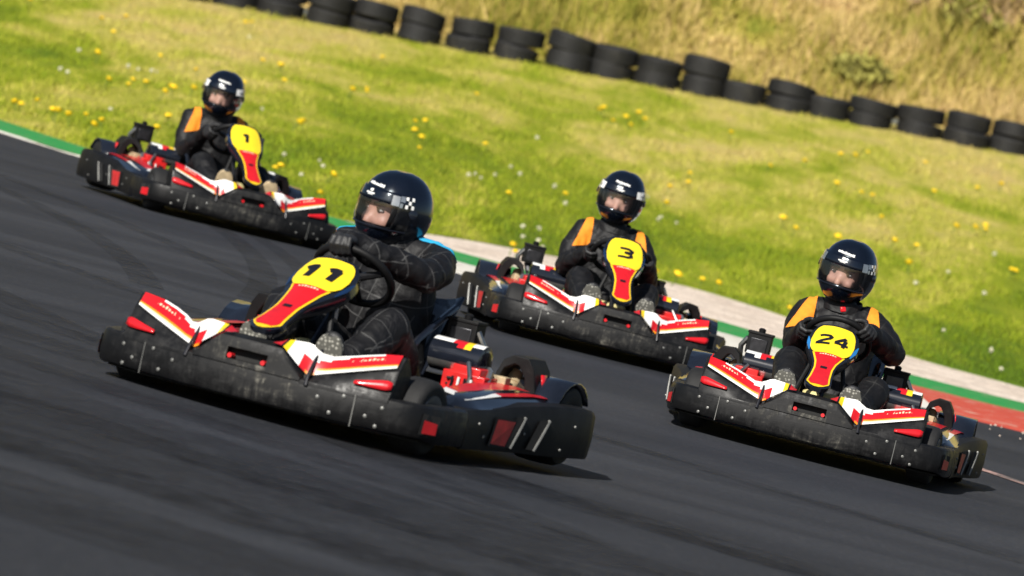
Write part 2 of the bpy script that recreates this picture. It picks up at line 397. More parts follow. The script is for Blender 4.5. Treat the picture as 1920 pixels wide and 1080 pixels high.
def fx(Y, wob=0.0, seed=0):
    y = np.interp(fine_x, GX, Y)
    if wob: y = y + np.array([noise.noise((x * 1.7, seed, 0)) * wob + noise.noise((x * 6, seed, 3)) * wob * 0.5 for x in fine_x])
    return y
gout = fx(G_out, 0.10, 1); gin = fx(G_in, 0.03, 2); kin = fx(K_in, 0.10, 3); egr = fx(E_gr, 0.22, 4)
egr = np.maximum(egr, gout + 0.02)
strip('gravel_strip', fine_x, gout - 0.2, egr + 1.0, 'gravel', 0.004)
strip('kerb_green_band', fine_x, gin, gout, 'kerb_green', 0.012, 0.03)
# painted blocks of the kerb
cuts = [-40, -20, -12, -8, -6, -4.6, -3.3, -1.42, -0.98, -0.1, 1.15, 2.44, 3.9, 5.2, 6.5, 8, 14]
for i in range(len(cuts) - 1):
    xs = np.linspace(cuts[i], cuts[i + 1], 24)
    ys0 = np.interp(xs, fine_x, kin); ys1 = np.interp(xs, fine_x, gin)
    red = cuts[i] in (-1.42, 2.44, -0.1, 5.2, -4.6 + 99)
    mb = MB(); mat = 'kerb_red' if red else 'kerb_white'
    mb.grid([[(x, y - 0.05, 0.0) for x, y in zip(xs, ys0)], [(x, y, 0.009) for x, y in zip(xs, ys0)], [(x, y, 0.012) for x, y in zip(xs, ys1)]], mat)
    tag(mb.build('kerb_block'), kind='structure')
# painted line on the asphalt beside the leading inside kart
lx = [(1.75, 25.6), (1.95, 25.1), (2.12, 24.72), (2.29, 24.38), (2.46, 24.06), (2.7, 23.6), (3.2, 22.7), (4, 21.4)]
mb = MB(); mb.grid([[(x - 0.02, y, 0.004) for x, y in lx], [(x + 0.045, y + 0.12, 0.004) for x, y in lx]], 'line_paint')
tag(mb.build('edge_line'), kind='structure')
def dark_band(pts, wd):
    pts = [Vector((x, y, 0.004)) for x, y in pts]; mb = MB(); r0, r1 = [], []
    for i, p in enumerate(pts):
        t = (pts[min(i + 1, len(pts) - 1)] - pts[max(0, i - 1)]).normalized(); nrm = Vector((-t.y, t.x, 0))
        r0.append(p + nrm * wd / 2); r1.append(p - nrm * wd / 2)
    mb.grid([r0, r1], 'skid_and_shade_rubber'); return mb.build('skid_and_shade_band')
def arc(p0, p1, bend, n=24):
    p0 = Vector((*p0, 0)); p1 = Vector((*p1, 0)); d = p1 - p0; nrm = Vector((-d.y, d.x, 0))
    return [tuple((p0 + d * t + nrm * bend * 4 * t * (1 - t))[:2]) for t in (i / n for i in range(n + 1))]
for p0, p1, bend, wd in [((-2.3, 33), (-1.1, 23.4), 0.03, 0.14), ((-2.0, 32.6), (-0.86, 23.6), 0.03, 0.12), ((-3.6, 26), (0.4, 15.2), -0.05, 0.2), ((-3.2, 21), (2.8, 14.6), -0.06, 0.25),
                        ((-3, 18.6), (3, 13.2), -0.05, 0.3), ((-3.0, 30), (-0.5, 18.5), 0.06, 0.16), ((-2.6, 23.6), (3.2, 18.2), -0.08, 0.22), ((-2.4, 16.2), (3, 12.2), -0.03, 0.35), ((-4.4, 32), (-1.5, 22.5), 0.05, 0.15), ((-3.0, 14.8), (2.6, 11.3), 0.02, 0.4), ((-3.4, 17.0), (3.2, 12.6), -0.02, 0.9), ((-3.2, 15.6), (3.4, 11.0), 0.0, 1.1), ((-2.6, 13.6), (3, 10.2), -0.02, 0.9), ((-3.6, 19.5), (3.0, 15.2), -0.05, 0.5)]:  # narrow ones are tyre rubber; wide near bands paint the foreground darker
    s_ = dark_band(arc(p0, p1, bend), wd); tag(s_, kind='structure')
# stray stone chips thrown onto the asphalt from the gravel
mb = MB()
for _ in range(60):
    x = random.uniform(2.2, 4.4); y = float(np.interp(x, fine_x, kin)) - abs(random.gauss(0, 0.7)) - 0.05
    r = random.uniform(0.004, 0.009); mb.ellipsoid((x, y, r * .5), (r, r * random.uniform(.7, 1.2), r * .7), 'gravel', 6)
tag(mb.build('stone_chips'), 'small pale stone chips scattered on the dark asphalt', 'stones', kind='stuff')
# grass bank and hillside
def terr(x, y):
    yk = np.interp(x, fine_x, egr)
    zt = 1.42 + 0.0578 * np.clip(x, -16, 14)
    t = np.clip((y - yk) / (60 - np.minimum(yk, 52)), 0, 3)
    z = zt * np.power(t, 1.1) + 0.012
    return z
def hill(x, y):
    yb = 60.9
    return terr(x, np.full_like(np.asarray(x, float), yb)) + np.clip(y - yb, 0, 60) * (0.42 + 0.02 * np.sin(x * 0.4)) + 0.25 * np.sin(x * 0.9 + y * 0.6) * np.clip((y - yb) / 4, 0, 1)
def terrain_mesh(name, xs, ys, fn, mat):
    mb = MB(); rows = []
    for t in ys:
        rows.append([(x, *fn(x, t)) for x in xs])
    mb.grid(rows, mat); return tag(mb.build(name), kind='structure')
xs = np.concatenate([np.linspace(-40, -8, 20), np.linspace(-7.5, 7.5, 110), np.linspace(8, 40, 20)])
def bankpt(x, t):
    y0 = float(np.interp(x, fine_x, egr)); y = y0 - 0.05 + t * (61.4 - y0)
    z = float(terr(np.array(x), np.array(y))) + 0.02 * noise.noise((x * 2, y * 2, 0)) * min(1, t * 20)
    if t == 0: z = -0.05
    return y, z
terrain_mesh('grass_bank', xs, [0, 0.003, 0.01, 0.02] + list(np.linspace(0.03, 1, 60)), bankpt, 'turf')
def hillpt(x, t):
    y = 61.1 + t * 45
    return y, float(hill(np.array(float(x)), np.array(y))) - 0.05 + 0.12 * noise.noise((x * 1.2, y * 1.2, 5))
terrain_mesh('hillside', xs, list(np.linspace(0, 0.25, 30)) + list(np.linspace(0.28, 1, 20)), hillpt, 'dry_ground')
def blades(name, X, Y, Z, hgt, wid, mat, lean=0.5):
    n = len(X); a = rng.uniform(0, 2 * PI, n); l = rng.uniform(0, lean, n) * hgt; la = rng.uniform(0, 2 * PI, n)
    V = np.zeros((n, 3, 3))
    dx, dy = np.cos(a) * wid / 2, np.sin(a) * wid / 2
    V[:, 0] = np.stack([X - dx, Y - dy, Z], 1); V[:, 1] = np.stack([X + dx, Y + dy, Z], 1)
    V[:, 2] = np.stack([X + np.cos(la) * l, Y + np.sin(la) * l, Z + hgt], 1)
    me = bpy.data.meshes.new(name); me.vertices.add(n * 3); me.vertices.foreach_set('co', V.ravel())
    me.loops.add(n * 3); me.loops.foreach_set('vertex_index', np.arange(n * 3)); me.polygons.add(n)
    me.polygons.foreach_set('loop_start', np.arange(n) * 3); me.polygons.foreach_set('loop_total', np.full(n, 3))
    me.update(calc_edges=True); me.materials.append(MATS[mat])
    o = bpy.data.objects.new(name, me); COL.objects.link(o); return o
n = 150000
Y = rng.uniform(35.0, 60.6, n); X = rng.uniform(-1, 1, n) * (0.115 * Y + 1.6)
ek = np.interp(X, fine_x, egr); ok = Y > ek + np.abs(rng.normal(0, 0.12, n)) - 0.06
# sparse, ragged growth next to the gravel
X, Y = X[ok], Y[ok]
Z = terr(X, Y) - 0.01
tuft = np.array([noise.noise((x * 1.3, y * 0.7, 2)) for x, y in zip(X, Y)])
tag(blades('short_grass', X, Y, Z, rng.uniform(0.025, 0.06, len(X)) * (1 + 0.7 * np.clip(tuft, -0.5, 1)), rng.uniform(0.008, 0.02, len(X)), 'grass_blade', 0.9), 'short green and straw coloured grass covering the bank', 'grass', kind='stuff')
n = 90000
Y = 61.2 + rng.uniform(0, 1, n) ** 1.3 * 14; X = rng.uniform(-1, 1, n) * (0.115 * Y + 2.0)
Z = hill(X, Y) - 0.05
tuft = np.array([noise.noise((x * 0.8, y * 0.8, 9)) for x, y in zip(X, Y)])
tag(blades('dry_grass', X, Y, Z, rng.uniform(0.10, 0.34, n) * (1 + 0.9 * np.clip(tuft, -0.5, 1)), rng.uniform(0.015, 0.045, n), 'dry_blade', 1.0), 'tall dry tan grass covering the hillside behind the tyres', 'dry grass', kind='stuff')
# scrub on the hillside: leafy clumps and brown brambles, one mass each
def scrub(name, spots, mat, label):
    Vv, n = [], 0
    for (x, y, r, h, k) in spots:
        z = float(hill(np.array(x), np.array(y)))
        d = rng.normal(0, 1, (k, 3)); d /= np.linalg.norm(d, axis=1)[:, None]
        rad = rng.uniform(0.35, 1, k) ** 0.5
        P = np.stack([x + d[:, 0] * r * rad, y + d[:, 1] * r * rad, z + np.abs(d[:, 2]) * h * rad], 1)
        s = rng.uniform(0.03, 0.07, k)[:, None]
        A = rng.normal(0, 1, (k, 3)) * s; B = rng.normal(0, 1, (k, 3)) * s
        Vv.append(np.stack([P - A, P + A, P + B], 1))
    V = np.concatenate(Vv); n = len(V)
    me = bpy.data.meshes.new(name); me.vertices.add(n * 3); me.vertices.foreach_set('co', V.ravel())
    me.loops.add(n * 3); me.loops.foreach_set('vertex_index', np.arange(n * 3)); me.polygons.add(n)
    me.polygons.foreach_set('loop_start', np.arange(n) * 3); me.polygons.foreach_set('loop_total', np.full(n, 3))
    me.update(calc_edges=True); me.materials.append(MATS[mat])
    o = bpy.data.objects.new(name, me); COL.objects.link(o)
    tag(o, label, 'scrub', kind='stuff')
sp = [(random.uniform(-4, 10), random.uniform(61.8, 67), random.uniform(0.25, 0.6), random.uniform(0.2, 0.5), 260) for _ in range(14)]
scrub('green_scrub', sp, 'bush_leaf', 'low green weeds and leafy clumps scattered over the dry hillside')
sp = [(random.uniform(4.2, 9), random.uniform(64.5, 69), random.uniform(0.7, 1.4), random.uniform(0.3, 0.6), 260) for _ in range(18)]
scrub('bramble_scrub', sp, 'bramble_twig', 'brown brambles and dead twigs along the top of the hillside')

# ------------------------------------------------------------------ flowers
def dandelion():
    mb = MB()
    mb.tube([(0, 0, -0.02), (0.004, 0, 0.03), (0.002, 0.003, 0.055)], 0.0025, 'stem_green', n=5)
    for k in range(11):
        a = 2 * PI * k / 11; r = 0.024
        for rr, zz in ((0.024, 0.062), (0.014, 0.068)):
            d = Vector((math.cos(a + rr * 50), math.sin(a + rr * 50), 0)); p = Vector((-d.y, d.x, 0))
            mb.add([(0, 0, 0.056), d * rr * 0.6 + p * 0.006 + Vector((0, 0, zz - 0.002)), d * rr + Vector((0, 0, zz + 0.002)), d * rr * 0.6 - p * 0.006 + Vector((0, 0, zz - 0.002))], [(0, 1, 2, 3)], 'petal_yellow')
    mb.ellipsoid((0, 0, 0.062), (0.017, 0.017, 0.011), 'petal_yellow', 8)
    return mb.build('dandelion')
def puff():
    mb = MB()
    mb.tube([(0, 0, -0.02), (0.005, 0, 0.04), (0.002, 0.003, 0.075)], 0.0025, 'stem_green', n=5)
    mb.ellipsoid((0.002, 0.003, 0.088), (0.013, 0.013, 0.013), 'petal_white', 8)
    for k in range(34):
        d = Vector((random.gauss(0, 1), random.gauss(0, 1), random.gauss(0, 1))).normalized(); p = d.orthogonal().normalized() * 0.004
        c = Vector((0.002, 0.003, 0.088))
        mb.add([c + d * 0.01 - p, c + d * 0.022 - p * 1.5, c + d * 0.022 + p * 1.5, c + d * 0.01 + p], [(0, 1, 2, 3)], 'petal_white')
    return mb.build('seed_head')
YEL = [(-4.58, 52.84), (-4.42, 53.7), (-4.29, 51.14), (-4.16, 48.06), (-4.07, 47.4), (-5.42, 53.78), (-3.34, 56.72), (-3.39, 56.4), (-3.66, 49.0), (-3.19, 47.84), (-2.83, 50.78), (-2.65, 50.74), (-2.59, 50.2), (-2.48, 48.54), (-3.7, 44.48), (-3.55, 45.18), (-3.49, 44.46), (-3.38, 44.76), (-3.21, 44.04), (-3.14, 44.46), (-3.19, 45.16), (-3.04, 45.1), (-2.71, 47.08), (-3.93, 40.06), (-3.91, 40.12), (-3.86, 40.84), (-3.64, 39.78), (-3.6, 39.68), (-3.48, 39.52), (-3.42, 40.08), (-3.29, 38.96), (-3.23, 39.52), (-2.88, 41.28), (-2.86, 39.7), (-1.87, 38.5), (-1.83, 38.5), (-1.99, 43.82), (-2.05, 43.46), (-1.51, 38.92), (-1.46, 37.2), (-1.2, 46.88), (-1.11, 45.52), (-1.06, 45.38), (-1.03, 44.12), (-1.76, 49.7), (-1.77, 49.48), (-1.88, 48.86), (-1.84, 54.88), (-0.2, 42.82), (-0.51, 47.02), (-0.79, 52.48), (-1.07, 47.34), (0.46, 54.62), (0.49, 54.86), (0.71, 54.26), (0.85, 55.0), (0.74, 53.64), (0.91, 54.46), (0.58, 53.72), (1.13, 47.84), (0.8, 47.18), (1.35, 48.76), (1.11, 46.2), (0.23, 44.44), (1.99, 38.86), (1.48, 40.16), (1.38, 40.28), (1.14, 39.48), (1.02, 39.7), (1.79, 54.92), (3.04, 54.58), (3.24, 55.5), (2.94, 54.16), (2.52, 52.8), (2.12, 51.86), (1.35, 49.78), (3.86, 55.64), (2.97, 50.18), (3.1, 50.18), (2.74, 50.56), (2.14, 46.24), (2.21, 45.6), (2.58, 45.22), (3.06, 47.92), (3.05, 45.64), (4.59, 54.42), (4.32, 53.72), (3.76, 52.0), (3.95, 48.94), (4.13, 49.6), (4.09, 49.1), (3.76, 48.6), (4.12, 45.56), (4.07, 45.22), (3.3, 45.86), (3.12, 43.7), (-0.07, 37.34), (-0.03, 36.16)]
WHI = [(-3.71, 46.68), (-3.67, 46.82), (-3.54, 46.74), (-3.5, 46.86), (-4.14, 45.02), (-4.04, 44.74), (-4.26, 47.7), (-3.36, 41.28), (-3.23, 54.42), (-2.39, 44.6), (-1.92, 40.12), (-1.67, 38.54), (-1.63, 40.42), (-1.61, 39.84), (-0.52, 43.8), (-0.47, 43.6), (-0.37, 44.36), (-0.27, 45.7), (-0.19, 45.22), (-0.14, 45.26), (-0.13, 49.34), (0.13, 44.92), (0.26, 43.74), (-0.03, 40.5), (0.08, 40.78), (-0.01, 39.56), (0.1, 39.66), (0.15, 38.9), (0.94, 46.52), (1.04, 44.7), (1.08, 44.94), (1.2, 44.92), (2.67, 44.22), (3.09, 42.34), (3.45, 44.0), (3.46, 38.1), (3.44, 36.98), (4.0, 46.64), (3.14, 39.04), (3.67, 42.6), (-0.59, 43.32)]
def scatter(proto, spots, label, cat, group):
    for i, (x, y) in enumerate(spots):
        o = proto if i == 0 else proto.copy()
        if i: COL.objects.link(o)
        s = random.uniform(0.85, 1.3) * (1.4 if cat == 'flower' else 0.72)
        o.location = (x, y, float(terr(np.array(float(x)), np.array(float(y))))); o.scale = (s, s, s)
        o.rotation_euler = (random.uniform(-0.3, 0.5), random.uniform(-0.3, 0.3), random.uniform(0, 6))
        tag(o, label, cat, group)
scatter(dandelion(), YEL, 'yellow dandelion flower standing in the grass bank behind the karts', 'flower', 'dandelions scattered over the grass bank')
scatter(puff(), WHI, 'pale white dandelion seed head standing in the grass bank', 'seed head', 'white seed heads scattered over the grass bank')

# ------------------------------------------------------------------ tyre wall
def tyre_proto():
    mb = MB(); hw = 0.098
    prof = [(0.165, -0.065), (0.18, -0.088), (0.225, -hw), (0.262, -0.092), (0.283, -0.075)]
    for k in range(5):
        z = -0.066 + k * 0.033
        prof += [(0.288, z - 0.011), (0.288, z + 0.009), (0.279, z + 0.012), (0.279, z + 0.019)] if k < 4 else [(0.288, z - 0.011), (0.286, z + 0.009)]
    prof += [(0.283, 0.078), (0.262, 0.092), (0.225, hw), (0.18, 0.088), (0.165, 0.065), (0.17, 0.0)]
    prof = [(r * 0.93, z) for r, z in prof]
    mb.lathe(prof, 'old_tyre', n=36, closed_prof=True)
    return mb.build('tyre', angle=30)
tproto = tyre_proto(); first = True
# stacks along the wall, measured left to right: (x, number of tyres, size)
STK = [(-5.45, 60.27, 2, [1.11, 1.03]), (-4.91, 60.26, 2, [1.11, 1.03]), (-4.34, 60.26, 2, [1.06, 0.98]), (-3.76, 60.26, 2, [1.09, 1.01]), (-3.23, 60.24, 2, [1.06, 0.98]), (-2.71, 60.23, 2, [1.11, 1.03]), (-2.20, 60.26, 2, [1.06, 0.98]), (-1.66, 60.24, 2, [1.1, 1.02]), (-1.09, 60.24, 2, [1.09, 1.01]), (-0.54, 60.24, 2, [1.08, 1.0]), (0.06, 60.24, 2, [1.2, 1.1]), (0.54, 60.26, 2, [1.06, 0.98]), (1.06, 60.25, 2, [0.97, 0.89]), (1.58, 60.23, 2, [1.25, 1.15]), (2.04, 60.24, 1, [1.38]), (2.57, 60.27, 2, [0.96, 0.88]), (3.03, 60.24, 1, [1.43]), (3.52, 60.26, 2, [0.93, 0.85]), (4.07, 60.25, 2, [0.98, 0.9]), (4.60, 60.23, 2, [1.06, 0.98]), (5.12, 60.27, 2, [1.01, 0.93]), (5.63, 60.25, 2, [1.03, 0.95]), (6.15, 60.23, 2, [1.06, 0.98])]
ORD = ['first', 'second', 'third', 'fourth', 'fifth', 'sixth', 'seventh', 'eighth', 'ninth', 'tenth', 'eleventh', 'twelfth', 'thirteenth', 'fourteenth', 'fifteenth', 'sixteenth', 'seventeenth', 'eighteenth', 'nineteenth', 'twentieth', 'twenty-first', 'twenty-second', 'twenty-third', 'twenty-fourth']
for i, (x, y, nt_, s) in enumerate(STK):
    z = float(terr(np.array(float(x)), np.array(float(y)))) - 0.045
    for k in range(nt_):
        t = tproto if first else tproto.copy()
        if not first: COL.objects.link(t)
        first = False
        hgt = 0.196 * s[k]
        rad = random.uniform(0.93, 1.06)
        t.scale = (rad, rad, s[k]); t.location = (x - 0.05 + random.uniform(-0.015, 0.015), y + random.uniform(-0.03, 0.03), z + hgt / 2); z += hgt * 0.97
        t.rotation_euler = (random.uniform(-0.09, 0.07), 0.05 + random.uniform(-0.08, 0.08), random.uniform(0, 6))
        pos = 'lone' if nt_ == 1 else ('lowest' if k == 0 else ('top' if k == nt_ - 1 else 'middle'))
        tag(t, f'worn black tyre, {pos} one of the {ORD[i]} stack from the left in the tyre wall', 'tyre', 'old tyres stacked as a wall behind the grass bank')

#@KART@
# ------------------------------------------------------------------ karts
# kart space: x to the driver's right, y forward, z up, metres
def mirror(pts, s): return [(s * p[0], *p[1:]) for p in pts]
PLAN = [(0, .972), (.05, .9715), (.10, .969), (.15, .965), (.185, .961), (.22, .955), (.26, .947), (.33, .932), (.40, .915), (.456, .896), (.515, .872), (.556, .842), (.576, .80), (.590, .73), (.600, .64), (.603, .55)]
PX = [p[0] for p in PLAN]; PY = [p[1] for p in PLAN]
def front_y(x): return lerp(abs(x), PX, PY)
def wing_low(x): return lerp(abs(x), [.185, .456, .50], [.165, .254, .266])
def setback(x): return lerp(abs(x), [.186, .24, .31, .40, .456], [.050, .062, .115, .100, .055])
def wing_top(x): return lerp(abs(x), [.07, .10, .18, .215, .24, .30, .38, .456, .50], [.250, .269, .274, .252, .245, .264, .288, .300, .306])

def fairing_point(u, v, zt, off=0.0):
    tip = Vector((0, .925, .288)); top = Vector((0, .425, zt))
    d = top - tip; n = Vector((0, -d.z, d.y)).normalized(); n = -n if n.z < 0 else n
    p = tip + d * v
    bow = -0.035 * math.sin(PI * min(max(v, 0), 1)) * 0.45
    return p + n * (bow + off - 2.3 * u * u) + Vector((-u, 0, 0))     # u grows to the viewer's right
BODYW = ([0, .05, .12, .2, .35, .45, .55, .65, .75, .85, .93, 1.0], [.022, .048, .056, .051, .048, .054, .070, .088, .104, .106, .098, .072])
BORDW = ([-.0, .035, .10, .2, .35, .45, .53, .60], [.0, .026, .049, .043, .040, .046, .057, .069])
NUMW = ([.585, .62, .68, .78, .88, .94, .97], [.060, .074, .087, .092, .087, .077, .060])
def field(mb, W, v0, v1, zt, off, mat, inset=0.0, n=16, nu=8):
    rows = []
    for i in range(n + 1):
        v = v0 + (v1 - v0) * i / n; w_ = max(0.0006, lerp(v, *W) - inset)
        rows.append([fairing_point(-w_ + 2 * w_ * k / nu, v, zt, off) for k in range(nu + 1)])
    mb.grid(rows, mat)
GLYPH = {  # heavy display numerals on a unit box, as strokes
    '1': [[(.05, .76), (.30, .90), (.62, .90)], [(.50, .95), (.50, 0.0)]],
    '2': [[(.06, .86), (.30, .92), (.72, .90), (.90, .76), (.80, .58), (.35, .34), (.08, .09)], [(.02, .07), (.98, .07)]],
    '4': [[(.66, 1.0), (.08, .36)], [(.03, .30), (1.0, .30)], [(.70, .80), (.70, 0.0)]],
    '3': [[(.06, .92), (.62, .93), (.90, .82), (.84, .62), (.42, .54)], [(.42, .52), (.86, .46), (.94, .24), (.72, .09), (.06, .07)]],
}
def digits(text, zt, wd, ht, gap, thick, vc, shear=0.12, u0=0.0):
    mb = MB(); tot = len(text) * wd + (len(text) - 1) * gap; L = (Vector((0, .425, zt)) - Vector((0, .925, .288))).length
    for i, ch in enumerate(text):
        for st in GLYPH[ch]:
            P = []
            for a, b_ in zip(st[:-1], st[1:]):
                for k in range(5): P.append((a[0] + (b_[0] - a[0]) * k / 5, a[1] + (b_[1] - a[1]) * k / 5))
            P.append(st[-1])
            P = [Vector((u0 + x * wd + shear * (y - .5) * ht, (y - .5) * ht)) for x, y in P]
            r0, r1 = [], []
            for k, p in enumerate(P):
                t = (P[min(k + 1, len(P) - 1)] - P[max(k - 1, 0)]).normalized(); nn = Vector((-t.y, t.x)) * thick / 2
                a, c = p + nn, p - nn
                r0.append(fairing_point(a.x, vc + a.y / L, zt, 0.0075)); r1.append(fairing_point(c.x, vc + c.y / L, zt, 0.0075))
            mb.grid([r0, r1], 'black_vinyl')
    return mb

def build_fairing(zt, text, root, label, wd=0.055, ht=0.078, thick=0.020, gap=0.02, v0=.585):
    mb = MB(); rows = []; n = 28
    for i in range(n + 1):
        v = i / n; w_ = lerp(v, *BODYW); row = []
        for k in range(13): row.append(fairing_point(-w_ + 2 * w_ * k / 12, v, zt, 0.0))
        dep = lerp(v, [0, .3, .6, 1], [.02, .03, .055, .05])
        row.append(fairing_point(w_ * 1.02, v, zt, -dep * .6))
        for k in range(5): row.append(fairing_point(w_ * (0.9 - 0.45 * k), v, zt, -dep))
        row.append(fairing_point(-w_ * 1.02, v, zt, -dep * .6))
        rows.append(row)
    mb.grid(rows, 'gloss_black', closed=True)
    o = len(mb.v) - 0; m_ = len(rows[0])
    mb.f.append(tuple(range(m_))); mb.mi.append(0); mb.f.append(tuple(len(mb.v) - m_ + k for k in range(m_))); mb.mi.append(0)
    fa = mb.build('front_fairing', root); tag(fa, label)
    # blue flashes on the fairing flanks; the navy also paints in a reflection
    for s in (-1, 1):
        b = MB(); rows = []
        for i in range(9):
            v = .64 + .20 * i / 8; w_ = lerp(v, *BODYW); k0 = w_ - 0.011 * math.sin(PI * i / 8) - 0.001
            rows.append([fairing_point(s * (k0 + (w_ + .002 - k0) * j / 3), v, zt, .002) for j in range(4)])
        b.grid(rows, 'blue_vinyl' if text == '24' else 'navy_vinyl_sheen'); b.build('side_flash', fa)
    b = MB(); field(b, (list(BORDW[0][:-2]) + [v0 - .06, v0 + .015], BORDW[1]), 0.012, v0 + .015, zt, .0025, 'yellow_vinyl', 0, 22); b.build('yellow_border', fa)
    b = MB(); field(b, (list(BORDW[0][:-2]) + [v0 - .06, v0 + .015], BORDW[1]), 0.055, v0 + .015, zt, .0042, 'red_vinyl', .0072, 22)
    ft = lambda u, v: fairing_point(u, v, zt, .0062)
    # small hole and pale lettering on the red
    b.grid([[ft(u, v) for u in (-.014, -.005, .005, .014)] for v in (.335, .352, .37)], 'black_vinyl')
    for k in range(7):
        u = -.036 + k * .0105; b.grid([[ft(u, v), ft(u + .007, v)] for v in (v0 - .03, v0 - .019 + .004 * (k % 3))], 'cream_vinyl')
    b.build('red_panel', fa)
    b = MB(); field(b, ([v0 + (q - .585) * (.97 - v0) / .385 for q in NUMW[0]], NUMW[1]), v0, .968, zt, .0054, 'number_yellow', 0, 18)
    np_ = b.build('number_plate', fa)
    tot = len(text) * wd + (len(text) - 1) * gap
    for i, ch in enumerate(text):
        digits(ch, zt, wd, ht, gap, thick, (v0 + .968) / 2, u0=-tot / 2 + i * (wd + gap)).build('digit', np_)
    return fa

def bolt(p, nrm, parent, r=0.0085):
    mb = MB(); nrm = Vector(nrm).normalized(); p = Vector(p)
    mb.tube([p - nrm * .004, p + nrm * .002, p + nrm * .0035], [r, r, r * .6], 'bolt_metal', n=8)
    return mb.build('bolt', parent)

